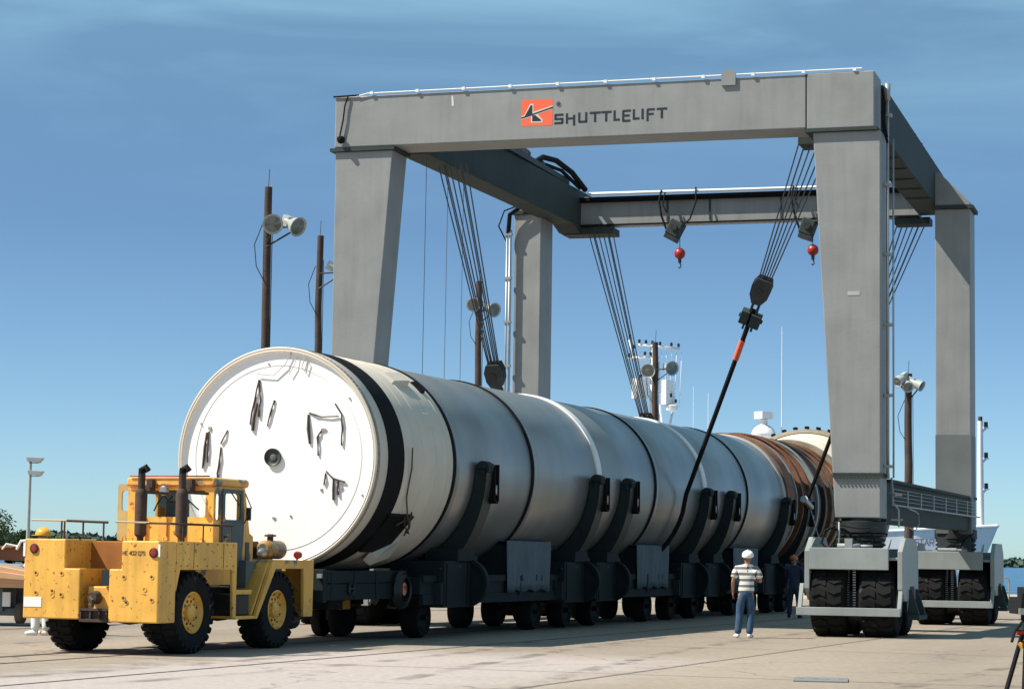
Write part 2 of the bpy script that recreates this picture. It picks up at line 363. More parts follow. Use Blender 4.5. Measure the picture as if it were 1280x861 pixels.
# steel cover plate let into the concrete in front of the crane
cp = MB(); M = X((3.95, 29.1, 0), -.15)
cp.box(-.34, .34, -.42, .42, .003, .018, M)
for i in range(4):
    M2 = M @ Matrix.Translation((-.25+i*.165, 0, 0)); cp.box(-.03, .03, -.03, .03, .016, .026, M2)
o = cp.build('cover_plate', mat('plate_steel', (.36, .37, .36), .5, .5, .12, 3), bevel=.004)
tag(o, 'flat grey steel cover plate let into the concrete at the bottom of the picture', 'plate')

# ---------------------------------------------------------------- gantry crane
crane = thing('gantry_crane', 'huge grey rubber-tyred gantry crane straddling the long white booster', 'crane', GW(0, 0), -GY)
ZT = 11.52; ZB = 10.38
m = MB(); m.box(-11.87, -1.40, 0, .95, ZB, ZT); beam = m.build('front_crossbeam', CRANE, crane, .03)
m = MB(); m.box(-1.40, 0, -.025, .975, ZB-.02, ZT+.01); m.build('corner_block', CRANE, beam, .02)
m = MB(); m.box(-1.418, -1.402, -.03, -.001, ZB, ZT); m.build('joint_seam', CRANE_DK, beam)
m = MB(); m.box(-11.95, -10.45, -.05, 1.0, ZB-.085, ZB-.01); m.build('joint_flange', CRANE_DK, beam)
m = MB(); m.box(-1.42, .07, -.07, 1.02, ZB-.085, ZB-.022); m.build('joint_flange', CRANE_DK, beam)
m = MB(); m.prism([(-3.19, 11.36), (-2.89, 11.36), (-2.89, 11.62), (-2.99, 11.7), (-3.08, 11.7), (-3.19, 11.62)], 'y', -.05, .02)
m.build('lifting_lug', CRANE, beam)
# legs: tapering box columns
def leg(name, xo, xt, xb, y0, y1, zt, zb, material=CRANE, split=None):
    m = MB(); a = min(xo, xt); b = max(xo, xt); c = min(xo+(.0), xb); d = max(xo, xb)
    m.hexa([(c, y0, zb), (d, y0, zb), (d, y1, zb), (c, y1, zb)], [(a, y0, zt), (b, y0, zt), (b, y1, zt), (a, y1, zt)])
    return m.build(name, material, crane, .02)
def bolts_flange(z, x0, x1, y0, y1, parent):
    m = MB(); m.box(x0-.05, x1+.05, y0-.06, y1+.06, z, z+.035); m.box(x0-.05, x1+.05, y0-.06, y1+.06, z+.045, z+.08)
    n = int((x1-x0)/.075)
    for i in range(n+1):
        x = x0+(x1-x0)*i/n; m.box(x-.018, x+.018, y0-.075, y0-.055, z-.03, z+.0)
    m.build('bolted_flange', CRANE_DK, parent)
for (xo, xt, xb) in ((.12, -1.27, -.80), (-11.84, -10.50, -11.08)):
    l = leg('leg', xo, xt, xb, .015, .93, ZB-.087, 2.37)
    x0, x1 = min(xo, xb), max(xo, xb); bolts_flange(3.2, x0, x1, .015, .93, l)
m = MB(); m.box(-.55, -.30, .009, .014, 6.9, 6.98); m.build('chalk_mark', mat('chalk', (.5, .5, .48), .9), crane)
m = MB(); m.prism([(-9.15, 11.20), (-9.10, 11.20), (-9.12, 11.42), (-9.16, 11.42)], 'y', -.005, -.001); m.build('paint_scrape', mat('scrape', (.60, .57, .54), .8), beam)
# rear legs stand outboard of the girders; lower half of the right one in a darker grey
RY0, RY1 = 10.5, 11.6
for (x0, x1, top) in ((0.0, .86, 10.22), (-10.93, -10.2, 10.42)):
    m = MB(); m.box(x0, x1, RY0, RY1, 2.2, top)
    l = m.build('leg', CRANE, crane, .02)
    s = 1 if x0 > -1 else -1
    m = MB(); m.box(x0-.06, x1+.08, RY0-.06, RY1+.06, top+.002, top+.09); m.build('bolted_flange', CRANE_DK, l)
    # sloping bracket from the girder down to the leg head
    xi = x0 if s > 0 else x1; xo = x1 if s > 0 else x0
    m = MB()
    m.prism([(xi, top+.095), (xo, top+.095), (xo, top+.16), (xi+.1*s, 11.15), (xi, 11.15)], 'y', RY0, RY1)
    m.build('head_bracket', CRANE, l, .01)
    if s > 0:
        m = MB(); m.box(x0-.004, x1+.004, RY0-.004, RY1+.004, 2.21, 4.62); m.build('darker_lower_half', mat('crane_mid_grey', (.17, .19, .185), .6, 0, .18, .8, .12, 8), l)
    m = MB(); m.box(x0+.03, x1-.03, RY0+.03, RY1-.03, 1.75, 2.2); m.build('leg_foot', CRANE_DK, l)
# side girders
m = MB(); m.hexa([(-.62, .96, 10.36), (.06, .96, 10.36), (.0, 12.4, 10.36), (-.62, 12.4, 10.36)],
                 [(-.62, .96, 11.42), (.06, .96, 11.42), (.0, 12.4, 11.38), (-.62, 12.4, 11.38)])
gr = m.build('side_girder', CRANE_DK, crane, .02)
for i in range(6):
    m = MB(); m.box(-.60, -.02, 2.2+i*1.45, 2.28+i*1.45, 10.33, 10.358); m.build('stiffener', CRANE_DK, gr)
for i in range(6):
    m = MB(); m.box(-.12, -.04, 2.0+i*1.25, 2.16+i*1.25, 11.40, 11.5); m.build('lifting_lug', CRANE_DK, gr)
m = MB()
m.prism([(.96, 10.36), (11.7, 10.32), (12.25, 10.15), (12.9, 10.15), (13.3, 10.4), (13.3, 11.3), (.96, 11.4)], 'x', 0, 1)
vs = []
for (x, y, z) in m.v:
    t = (y-.96)/12.3; xl = -10.72+.55*t; xr = -10.05+.45*t; vs.append((xl+(xr-xl)*x, y, z))
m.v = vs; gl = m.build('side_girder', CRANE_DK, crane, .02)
m = MB(); m.box(-10.15, -9.75, 3.6, 11.6, 11.36, 11.5)       # pipe tray and machinery on the left girder
for i, (y, h) in enumerate(((5.6, .3), (6.1, .42), (6.7, .36), (7.2, .2), (8.0, .22), (9.3, .14))):
    m.lathe([(0, -.1), (.13, -.1), (.13, .1), (0, .1)], 10, Matrix.Translation((-9.92, y, 11.45+h*.6)))
    m.box(-9.98, -9.86, y+.15, y+.35, 11.45, 11.45+h)
m.build('girder_machinery', GREASE, gl)
m = MB(); m.tube([(-9.9, 8.6, 11.42), (-9.85, 9.4, 11.72), (-9.75, 10.3, 11.78), (-9.6, 11.3, 11.62), (-9.45, 12.1, 11.28)], .075)
m.tube([(-9.95, 8.9, 11.4), (-9.9, 9.8, 11.6), (-9.75, 10.8, 11.6), (-9.55, 11.9, 11.3)], .05); m.build('hose_loop', BLACK, gl)
# rear crossbeam between the girder ends
m = MB(); m.box(-9.68, -.625, 12.35, 12.95, 10.36, 11.02); m.prism([(-9.68, 11.02), (-.625, 11.02), (-.625, 11.1), (-9.68, 11.1)], 'y', 12.2, 13.05)
rc = m.build('rear_crossbeam', CRANE, crane, .01)
m = MB(); m.box(-9.68, -.7, 12.195, 12.2, 11.0, 11.09); m.box(-9.68, -.63, 12.22, 12.34, 10.96, 11.018); m.box(-9.68, -.63, 12.28, 12.345, 10.33, 10.37); m.build('dark_flange', SEAL, rc)
m = MB(); m.tube([(-9.4, 12.15, 11.17), (-.8, 12.15, 11.15)], .035); m.tube([(-9.4, 12.3, 11.22), (-.8, 12.3, 11.18)], .025); m.build('conduit', WHITEP, rc)
m = MB()
for x in (-7.25, -6.1, -4.2, -1.9): m.box(x-.02, x+.02, 12.32, 12.348, 10.42, 10.98)
m.build('web_stiffener', CRANE_DK, rc)
# lower side beams with wire rail
for s in (0, 1):
    o0, o1 = ((.10, .80), (-11.80, -10.9))[s]; wdt = .42 if s == 0 else -.42
    m = MB(); a = [(o0-wdt, .94), (o0, .94), (o1, RY0-.01), (o1-wdt, RY0-.01)]
    if s: a = [(o0, .94), (o0-wdt, .94), (o1-wdt, RY0-.01), (o1, RY0-.01)]
    m.hexa([(x, y, 2.28) for x, y in a], [(x, y, 3.18 if y < 5 else 3.1) for x, y in a])
    lb = m.build('lower_side_beam', CRANE_DK, crane, .015)  # same paint as the legs, darkened in colour to stand in for shade
    m = MB(); sg = 1 if s == 0 else -1
    m.hexa([(o0-.02*sg, .97, 3.13), (o0+.10*sg, .97, 3.13), (o1+.10*sg, RY1, 3.05), (o1-.02*sg, RY1, 3.05)],
           [(o0-.02*sg, .97, 3.19), (o0+.10*sg, .97, 3.19), (o1+.10*sg, RY1, 3.11), (o1-.02*sg, RY1, 3.11)])
    m.build('top_flange', CRANE_DK, lb)
    if s == 0:
        m = MB()
        def on(t, z, d=.13): return (o0+(o1-o0)*t+d, .97+(RY0-.97)*t, z)
        for t in (.16, .31, .46, .61, .75, .9): m.tube([on(t, 2.62), on(t, 2.98)], .022, 6)
        m.tube([on(0, 2.66), on(1.08, 2.62)], .02, 6)
        for z in (2.74, 2.82, 2.90, 2.97): m.tube([on(0, z+.02), on(1.08, z-.02)], .006, 5)
        m.build('wire_guard_rail', PIPE, lb)
        m = MB(); m.tube([(.26, .6, 3.2), (.3, .5, 2.9), (.3, .5, 2.7), (.42, .5, 2.55), (.42, .5, 2.2)], .022, 6)
        m.tube([(.24, .5, 2.9), (.36, .45, 2.86), (.48, .5, 2.86)], .03, 6); m.tube([(.26, .5, 2.35), (.50, .5, 2.35)], .02, 6)
        m.build('hydraulic_pipes', STEEL, lb)
        m = MB(); m.tube([(.55, 1.2, 2.58), (.58, 1.9, 2.55), (.6, 2.3, 2.5), (.6, 2.4, 2.3), (.58, 1.9, 2.15), (.55, 1.2, 2.2)], .012, 5); m.build('hand_loop', PIPE, lb)
# flared rear leg foot
for x0, x1 in ((-.05, .9), (-10.98, -10.15)):
    pass
# bogies
def tyre(mb_t, x0, x1, y, z, r, lugs=22):
    w_ = x1-x0
    prof = [(r*.45, x0+.06), (r*.62, x0+.0), (r*.82, x0), (r*.92, x0+.03), (r*.965, x0+.10), (r*.975, x0+w_*.5), (r*.965, x1-.10), (r*.92, x1-.03), (r*.82, x1), (r*.62, x1), (r*.45, x1-.06)]
    mb_t.lathe(prof, 36, Matrix.Translation((0, y, z)), 'x')
    for i in range(lugs):
        for sd in (0, 1):
            a = 2*math.pi*(i+.5*sd)/lugs; M = Matrix.Translation((0, y, z)) @ Matrix.Rotation(a, 4, 'X')
            xa, xm, xb = (x0+.07, x0+w_*.3, x0+w_*.47) if not sd else (x1-.07, x1-w_*.3, x1-w_*.47)
            d = .055 if not sd else -.055; hw = math.pi*r/lugs*.62
            q = []
            for (xx, off) in ((xa, 0), (xm, d), (xb, 0)):
                q.append((xx, off))
            for (p0, p1) in ((q[0], q[1]), (q[1], q[2])):
                vs = []
                for (xx, off) in (p0, p1):
                    for yy in (off-hw, off+hw):
                        for rr in (r*.955, r*1.0): vs.append(M @ Vector((xx, yy, rr)))
                mb_t.add(vs, [(0, 1, 3, 2), (4, 6, 7, 5), (0, 4, 5, 1), (2, 3, 7, 6), (0, 2, 6, 4), (1, 5, 7, 3)])
def bogie(x0, x1, yc, zleg, parent_leg=None):
    b = bpy.data.objects.new('wheel_bogie', None)
    # frame mesh is the part itself; tyres, guard and ring are its sub-parts
    m = MB()
    prof = [(-1.5, .95), (-1.5, 1.70), (-1.0, 1.97), (.55, 1.97), (.95, 1.70), (.95, .95), (.75, .72), (.45, .72), (.3, 1.0), (-.4, 1.0), (-.55, .72), (-1.15, .72)]
    for xa in (x0, x1-.1): m.prism([(y+yc, z) for y, z in prof], 'x', xa, xa+.1)
    for y in (-1.55, .88):
        m.box(x0+.102, x1-.27, yc+y, yc+y+.06, 1.33, 1.76)
    m.box(x0+.102, x1-.102, yc-1.45, yc+.87, 1.52, 1.58)
    for x in (x0+.103, x1-.32):      # triangular gussets
        m.prism([(yc-1.49, 1.76), (yc-1.2, 1.76), (yc-.9, 1.95), (yc-1.0, 1.95)], 'x', x, x+.03)
    fr_ = m.build('wheel_bogie', CRANE_LT, crane, .012)
    m = MB()                            # guard bar in front
    zb = .50; yb = yc-1.75
    m.box(x0-.12, x1-.02, yb, yb+.07, zb-.07, zb+.09)
    for x in (x0-.12, x1-.10):
        m.hexa([(x, yb+.07, zb-.06), (x+.08, yb+.07, zb-.06), (x+.08, yb+.16, zb-.06), (x, yb+.16, zb-.06)],
               [(x+.02, yc-1.44, 1.05), (x+.10, yc-1.44, 1.05), (x+.10, yc-1.36, 1.05), (x+.02, yc-1.36, 1.05)])
    m.build('guard_bar', CRANE_LT, fr_, .008)
    m = MB()
    for s in (-1, 1):
        xx = x1+.002
        m.hexa([(xx, yc+s*.5-.06, .45), (xx+.2, yc+s*.5-.06, .45), (xx+.2, yc+s*.5+.06, .45), (xx, yc+s*.5+.06, .45)],
               [(xx, yc+s*.5-.03, .95), (xx+.05, yc+s*.5-.03, .95), (xx+.05, yc+s*.5+.03, .95), (xx, yc+s*.5+.03, .95)])
    m.box(x1+.004, x1+.22, yc-.7, yc+.6, .35, .44)
    m.build('side_step', CRANE_DK, fr_)
    wdt = x1-x0
    tw = .72
    for y in (-.8, .85):
        for (a, b_) in ((x0+.08, x0+.08+tw), (x1-.16-tw, x1-.16)):
            t = MB(); tyre(t, a, b_, yc+y, .75, .75)
            t.build('tyre', TYRE, fr_)
            h = MB(); h.lathe([(0, a+.12), (.3, a+.12), (.34, a+.07), (.34, b_-.07), (.3, b_-.12), (0, b_-.12)], 20, Matrix.Translation((0, yc+y, .75)), 'x'); h.build('rim', CRANE_LT, fr_)
    c = (x0+x1)/2-.05
    m = MB()
    for dx in (-.13, .0):              # drive chains between the tyres
        for i in range(20):
            a = .52+i*.05; m.box(c+dx-.03+.0, c+dx+.03, yc-1.05+(.02 if i % 2 else 0), yc-1.0, a, a+.022)
    m.build('drive_chain', STEEL, fr_)
    m = MB(); m.box(c-.2, c+.2, yc-.9, yc+.9, .45, .9); m.lathe([(0, -.14), (.2, -.14), (.2, .14), (0, .14)], 16, Matrix.Translation((c, yc-.8, .42)), 'x'); m.build('axle_housing', GREASE, fr_)
    m = MB(); m.lathe([(0, 1.58), (.50, 1.58), (.50, 1.72), (.42, 1.74), (.42, 2.05), (.52, 2.08), (.52, 2.30), (.4, 2.32), (.4, zleg-.002), (0, zleg-.002)], 28, Matrix.Translation((c-.02, yc-.0, 0)), 'z')
    for i in range(5): m.lathe([(.46, 1.80+i*.1), (.5, 1.82+i*.1), (.5, 1.85+i*.1), (.46, 1.87+i*.1)], 28, Matrix.Translation((c-.02, yc, 0)), 'z')
    m.build('slewing_ring', GREASE, fr_)
    m = MB(); rnd = random.Random(int(yc*10))
    for i in range(12 if yc < 5 else 4):
        a = (c+rnd.uniform(-.55 if yc < 5 else 0, .5), yc-rnd.uniform(.5, .95), rnd.uniform(1.75, 2.3)); b = (c+rnd.uniform(-.55, .5), yc-rnd.uniform(.5, .9), rnd.uniform(1.65, 2.2))
        m.tube(sag(a, b, rnd.uniform(-.12, .15)), rnd.choice((.014, .022, .028)), 6)
    if yc < 5: m.tube([(c-.42, yc-.8, 2.2), (c-.62, yc-.85, 2.1), (c-.68, yc-.9, 1.85), (c-.5, yc-.95, 1.7)], .025, 6)
    m.build('hydraulic_hoses', BLACK, fr_)
    m = MB(); m.tube([(c-.35, yc-.95, 1.8), (c+.1, yc-.95, 1.8)], .05); m.tube([(c+.1, yc-.95, 1.8), (c+.35, yc-.95, 1.8)], .028)
    if yc < 5: m.tube([(c-.35, yc-.75, 1.6), (c-.35, yc-.75, 2.28)], .02); m.box(c-.2, c-.05, yc-1.0, yc-.85, 1.65, 1.95); m.box(c-.55, c-.4, yc-1.0, yc-.8, 1.66, 1.75)
    m.build('steering_cylinder', CRANE_LT, fr_)
    return fr_
bogie(-1.24, .70, .45, 2.37); bogie(-12.3, -10.35, .45, 2.37)
bogie(-.50, 1.50, 11.0, 1.76); bogie(-11.5, -9.5, 11.0, 1.76)
# conduits and small fittings
m = MB(); m.tube([(-11.35, -.03, 11.50), (-11.1, -.03, 11.56), (-.25, -.03, 11.585)], .016, 6)
for i in range(11):
    x = -11.0+i*1.06; m.box(x-.035, x+.035, -.055, .0, 11.535, 11.6)
m.build('conduit', WHITEP, beam)
m = MB(); m.tube([(-11.55, -.04, 11.52), (-11.62, -.05, 11.3), (-11.65, -.05, 11.0), (-11.72, -.05, 10.65), (-11.72, -.05, 10.55)], .018, 6)
m.tube([(-11.9, -.02, 11.52), (-11.3, -.03, 11.53)], .02, 6); m.build('lamp_cable', BLACK, beam)
m = MB(); m.lathe([(0, -.1), (.05, -.09), (.08, 0), (.09, .05), (0, .05)], 14, Matrix.Translation((-11.69, -.1, 10.55))); m.build('warning_lamp', BLACK, beam)
m = MB(); m.tube([(.2, .5, 11.35), (.2, .5, 3.2)], .032, 8); m.tube([(.3, .62, 10.2), (.3, .62, 3.2)], .02, 8)
for i in range(6): m.box(.13, .29, .43, .57, 3.4+i*1.45, 3.46+i*1.45)
m.tube([(.2, .5, 11.35), (.2, .5, 11.0)], .06, 8)
m.build('conduit', PIPE, crane)
m = MB(); m.tube([(.12, .3, 11.2), (.17, .28, 10.9), (.16, .3, 10.5), (.2, .4, 10.2)], .03, 6); m.tube([(.14, .25, 11.0), (.12, .25, 10.7), (.16, .35, 10.3), (.2, .5, 10.1)], .03, 6); m.build('cable_bundle', BLACK, crane)
m = MB(); m.tube([(-11.0, 10.35, 10.0), (-11.0, 10.35, 3.0)], .028, 6); m.tube([(-11.08, 10.35, 9.9), (-11.08, 10.35, 3.0)], .028, 6); m.tube([(-10.96, 10.36, 10.0), (-10.96, 10.36, 3.0)], .014, 6)
for i in range(6): m.box(-11.14, -10.94, 10.3, 10.4, 4.1+i*1.15, 4.16+i*1.15)
m.build('conduit', PIPE, crane)
m = MB(); m.tube([(-10.35, 10.4, 10.75), (-10.7, 10.3, 10.6), (-11.0, 10.3, 10.4), (-11.05, 10.35, 9.9)], .06, 6); m.tube([(-10.5, 10.4, 10.75), (-11.15, 10.3, 10.5), (-11.3, 10.3, 10.1), (-11.1, 10.35, 9.7)], .02, 6); m.build('cable_bundle', BLACK, crane)
# emblem and lettering on the front crossbeam
def uv(u, v, y): return (-7.57+(u-75)*.00290+.0, y, 11.26-(v-80)*.00292+(u-75)*.00292*-.015)
def plate(polys, y, name, material, parent, th=.002):
    m = MB()
    for poly in polys:
        n = len(poly); vs = [uv(u, v, y) for u, v in poly]+[uv(u, v, y+th) for u, v in poly]
        m.add(vs, [list(range(n)), list(range(2*n-1, n-1, -1))]+[(i, i+n, (i+1) % n+n, (i+1) % n) for i in range(n)])
    return m.build(name, material, parent)
sq = []
for cx_, cy_, a in ((90, 93, 180), (303, 93, 270), (303, 263, 0), (90, 263, 90)):
    sq += [(cx_+14*math.cos(R(a+i*22.5)), cy_+14*math.sin(R(a+i*22.5))) for i in range(5)]
emb = plate([sq], -.003, 'emblem', ORANGE, beam)
plate([[(76, 204), (98, 196), (142, 112), (168, 112), (168, 172), (317, 128), (317, 154), (200, 190), (240, 232), (240, 252), (150, 252), (150, 208), (76, 228)]], -.0055, 'emblem_outline', mat('emblem_cream', (.62, .56, .5), .5), emb)
plate([[(76, 210), (101, 203), (147, 122), (160, 122), (160, 186), (317, 136), (317, 148), (162, 196), (185, 197), (228, 233), (228, 242), (160, 242), (160, 198), (76, 222)]], -.008, 'emblem_mark', NAVY, emb)
def st(u0, u1, v0, v1):   # strokes measured from the baseline
    def p(u, v): return (u, 270-(u-330)*.030-v)
    return [p(u0, v0), p(u1, v0), p(u1, v1), p(u0, v1)]
T_ = 17
S = []
S += [st(334, 400, 61, 78), st(330, 347, 34, 74), st(338, 396, 31, 47), st(383, 400, 5, 44), st(330, 394, 0, T_)]
S += [st(418, 435, 0, 78), st(435, 476, 30, 46), st(472, 490, -16, 64)]
S += [st(512, 529, 8, 78), st(518, 582, 0, T_), st(565, 582, 4, 78)]
S += [st(600, 684, 61, 78), st(632, 650, 0, 61)]
S += [st(688, 765, 61, 78), st(716, 734, 0, 61)]
S += [st(780, 797, 0, 78), st(797, 828, 0, T_)]
S += [st(850, 912, 62, 78), st(845, 862, -6, 72), st(862, 902, 27, 43), st(850, 908, -12, 5)]
S += [st(925, 942, 0, 78), st(942, 976, 0, T_)]
S += [st(990, 1008, 0, 78)]
S += [st(1028, 1045, -16, 70), st(1033, 1090, 61, 78), st(1045, 1082, 28, 44)]
S += [st(1104, 1182, 61, 78), st(1134, 1152, 0, 61)]
plate(S, -.003, 'lettering', NAVY, beam)
ring_ = []
m = MB(); cx_, cz_ = uv(360, 117, 0)[0], uv(360, 117, 0)[2]
m.lathe([(.038, -.014), (.048, -.014), (.048, -.010), (.038, -.010)], 20, Matrix.Translation((cx_, 0, cz_)), closed=True)
m.box(cx_-.02, cx_-.010, -.014, -.010, cz_-.024, cz_+.024); m.box(cx_-.01, cx_+.016, -.014, -.010, cz_+.012, cz_+.024); m.box(cx_-.01, cx_+.016, -.014, -.010, cz_-.006, cz_+.004); m.box(cx_+.008, cx_+.018, -.014, -.010, cz_-.024, cz_+.018)
m.build('registered_mark', CRANE_DK, beam)
# hoist units and red hook balls on the rear crossbeam
def hoist(x, zx, tilt):
    m = MB(); M = Matrix.Translation((x, 12.15, zx)) @ Matrix.Rotation(R(tilt), 4, 'Y')
    m.box(-.18, .18, -.2, .24, -.22, .2, M)
    h = m.build('auxiliary_hoist', CRANE_DK, crane, .03)
    m = MB(); m.box(-.14, .2, -.21, .16, -.34, -.222, M); m.lathe([(0, -.24), (.09, -.24), (.09, -.2), (0, -.2)], 16, M); m.build('hoist_drum', GREASE, h)
    m = MB(); m.tube([(x-.38, 12.1, 11.2), (x-.42, 12.0, 10.9), (x-.35, 12.0, 10.5), (x-.2, 12.05, zx-.1)], .03, 6)
    m.tube([(x-.28, 12.1, 11.15), (x-.32, 12.0, 10.8), (x-.22, 12.0, 10.6)], .02, 6)
    m.tube([(x+.55, 12.1, 11.25), (x+.58, 12.0, 10.85), (x+.42, 12.0, 10.4), (x+.15, 12.05, zx)], .025, 6); m.build('hoist_hose', BLACK, h)
    hx = x+.13; m = MB(); m.tube([(hx, 12.1, zx-.2), (hx, 12.1, 9.65)], .012, 6); m.build('hoist_rope', ROPE, h)
    m = MB(); s_ = .15
    m.lathe([(.001, s_)]+[(s_*math.sin(a), s_*math.cos(a)) for a in [math.pi*i/10 for i in range(1, 10)]]+[(.001, -s_)], 16, Matrix.Translation((hx, 12.1, 9.5)), 'z')
    m.build('hook_ball', RED, h)
    m = MB(); m.tube([(hx, 12.1, 9.37), (hx, 12.1, 9.25)], .045, 8); m.tube([(hx, 12.1, 9.25), (hx+.03, 12.1, 9.2), (hx+.03, 12.1, 9.14), (hx-.01, 12.1, 9.11), (hx-.03, 12.1, 9.14)], .018, 6); m.build('hook', GREASE, h)
hoist(-6.98, 10.18, 28); hoist(-3.45, 10.12, 20)

# hoisting tackle: G-frame helper from world points
def g_local(p):
    d = Vector(p)-Vector(GO); c, s = math.cos(GY), math.sin(GY); return Vector((c*d.x-s*d.y, s*d.x+c*d.y, d.z))
sc_mb = lambda: MB()
def tackle(top, blk, end, n=6, spread=.5, dirx=(0, 1, 0), strap_dark=True):
    """ropes from the girder (top) to the sheave block (blk), towards end"""
    top, blk, end = Vector(top), Vector(blk), Vector(end); d = (end-top).normalized(); sp = Vector(dirx)
    sp = (sp-d*sp.dot(d)).normalized(); nn = d.cross(sp)
    m = MB()
    for i in range(n):
        u = (i/(n-1)-.5)
        for w_ in ((-.5, .5) if i in (1, 4) else (0,)):
            m.tube([top+sp*u*spread*1.6+nn*w_*.1, blk-d*.2+sp*u*spread*.62+nn*w_*.12], .0165, 5)
    t = m.build('hoist_ropes', ROPE, crane)
    M = Matrix.Translation(blk) @ Matrix(((sp.x, nn.x, d.x, 0), (sp.y, nn.y, d.y, 0), (sp.z, nn.z, d.z, 0), (0, 0, 0, 1)))
    m = MB()
    for k in (-.13, 0, .13):
        pl = [(-.15, -.27), (.17, -.27), (.23, -.08), (.21, .16), (.10, .36), (-.10, .36), (-.21, .16), (-.23, -.08)]
        vs = [M @ Vector((a, k-.02, b)) for a, b in pl]+[M @ Vector((a, k+.02, b)) for a, b in pl]; q = len(pl)
        m.add(vs, [list(range(q)), list(range(2*q-1, q-1, -1))]+[(i, i+q, (i+1) % q+q, (i+1) % q) for i in range(q)])
    for k in (-.065, .065): m.lathe([(0, k-.035), (.19, k-.035), (.16, k), (.19, k+.035), (0, k+.035)], 20, M)
    m.lathe([(0, -.18), (.05, -.18), (.05, .18), (0, .18)], 12, M)
    b = m.build('sheave_block', BLOCK, crane)
    return d, sp, nn, M
# trolley brackets that carry the upper sheaves
m = MB(); m.box(-1.95, -.625, 2.1, 2.9, 10.45, 10.95); m.build('trolley_bracket', CRANE_DK, gr)
m = MB(); m.box(-10.15, -8.75, 12.36, 13.1, 10.12, 10.3); m.build('trolley_bracket', CRANE_DK, gl)
m = MB(); m.box(-1.25, -.35, 12.36, 13.0, 10.15, 10.32); m.build('trolley_bracket', CRANE_DK, gr)
CZ = 3.105
def sling(y_r, y_l, top_r, top_l, tr, tl, label, fitting=False):
    Er = g_local(SW(2.03, y_r, 3.0)); El = g_local(SW(-2.03, y_l, 3.2))
    Tr, Tl = Vector(top_r), Vector(top_l); Br = Tr.lerp(Er, tr); Bl = Tl.lerp(El, tl)
    along = g_local(SW(0, 1))-g_local(SW(0, 0))
    dr, sr, nr, Mr = tackle(Tr, Br, Er, 6, .42, (1, 0, 0)); dl, sl_, nl, Ml = tackle(Tl, Bl, El, 6, .42, (1, 0, 0))
    # the sling itself, in world space: tensioned legs and the belt under the booster
    inv = Matrix.Translation(GO) @ Matrix.Rotation(-GY, 4, 'Z')
    t = thing('lifting_sling', label, 'sling', SW(0, (y_r+y_l)/2), -SY, 'lifting slings round the booster'); Lw = t.matrix_basis.inverted() if False else (Matrix.Rotation(SY, 4, 'Z') @ Matrix.Translation(-Vector(SW(0, (y_r+y_l)/2))))
    q = lambda v: Lw @ (inv @ v)
    ym = (y_r+y_l)/2
    belt = []
    for i in range(25):
        a = math.pi*i/24; belt.append((2.03*math.cos(a), (y_r+(y_l-y_r)*i/24)-ym, CZ-2.03*math.sin(a)))
    pr = q(Br+dr*.55); pl = q(Bl+dl*.55)
    m = MB(); m.tube([pr]+[(2.03, y_r-ym, CZ-.1)]+belt[2:-2]+[(-2.03, y_l-ym, CZ-.1)]+[pl], .056, 8); m.build('sling_belt', BLACK, t)
    for (B, d, s_, n_) in ((Br, dr, sr, nr), (Bl, dl, sl_, nl)):
        M = Lw @ inv @ (Matrix.Translation(B+d*.78) @ Matrix(((s_.x, n_.x, d.x, 0), (s_.y, n_.y, d.y, 0), (s_.z, n_.z, d.z, 0), (0, 0, 0, 1))))
        m = MB(); m.box(-.24, -.05, -.12, .12, -.16, .16, M); m.box(.0, .24, -.12, .12, -.14, .18, M); m.tube([M @ Vector((-.28, 0, 0)), M @ Vector((.28, 0, 0))], .05)
        m.box(-.09, -.03, -.05, .05, -.4, -.1, M); m.box(.05, .11, -.05, .05, -.4, -.1, M); m.tube([M @ Vector((-.1, 0, .12)), M @ Vector((-.1, 0, .32))], .03, 6); m.tube([M @ Vector((.1, 0, .12)), M @ Vector((.1, 0, .32))], .03, 6)
        m.build('load_link', CRANE_DK, t, .01)
    a = pr.lerp(Vector((2.03, y_r-ym, CZ-.1)), .16); b = pr.lerp(Vector((2.03, y_r-ym, CZ-.1)), .26)
    if not fitting:
        m = MB(); m.tube([a, b], .068, 10); m.build('red_sleeve', ORANGE, t)
    if fitting:
        m = MB(); m.tube([(2.2, -.55, 3.2), (2.25, .05, 3.0)], .085, 12); m.tube([(2.2, -.6, 3.22), (2.2, -.5, 3.18)], .11, 12); m.build('steel_pin', STEEL, t)
        m = MB(); m.tube([(2.25, 0, 2.95), (2.45, .2, 2.1)], .014, 5); m.build('tag_line', PIPE, t)
    return t
sling(17.5, 17.0, (-1.62, 2.5, 10.62), (-10.0, 2.6, 10.4), .40, .64, 'black lifting sling with a red sleeve, looped under the booster middle')
sling(29.4, 29.0, (-.85, 12.6, 10.2), (-9.15, 12.6, 10.2), .42, .70, 'black lifting sling with a bright steel pin, under the ringed booster end', True)
# thin tag ropes hanging behind the left front leg
m = MB()
for x, y, z0 in ((-10.3, 3.2, 3.0), (-10.25, 4.2, 3.0), (-10.2, 1.4, 3.0)): m.tube([(x, y, 10.36), (x-.02, y, z0)], .007, 4)
m.build('hanging_line', ROPE, crane)

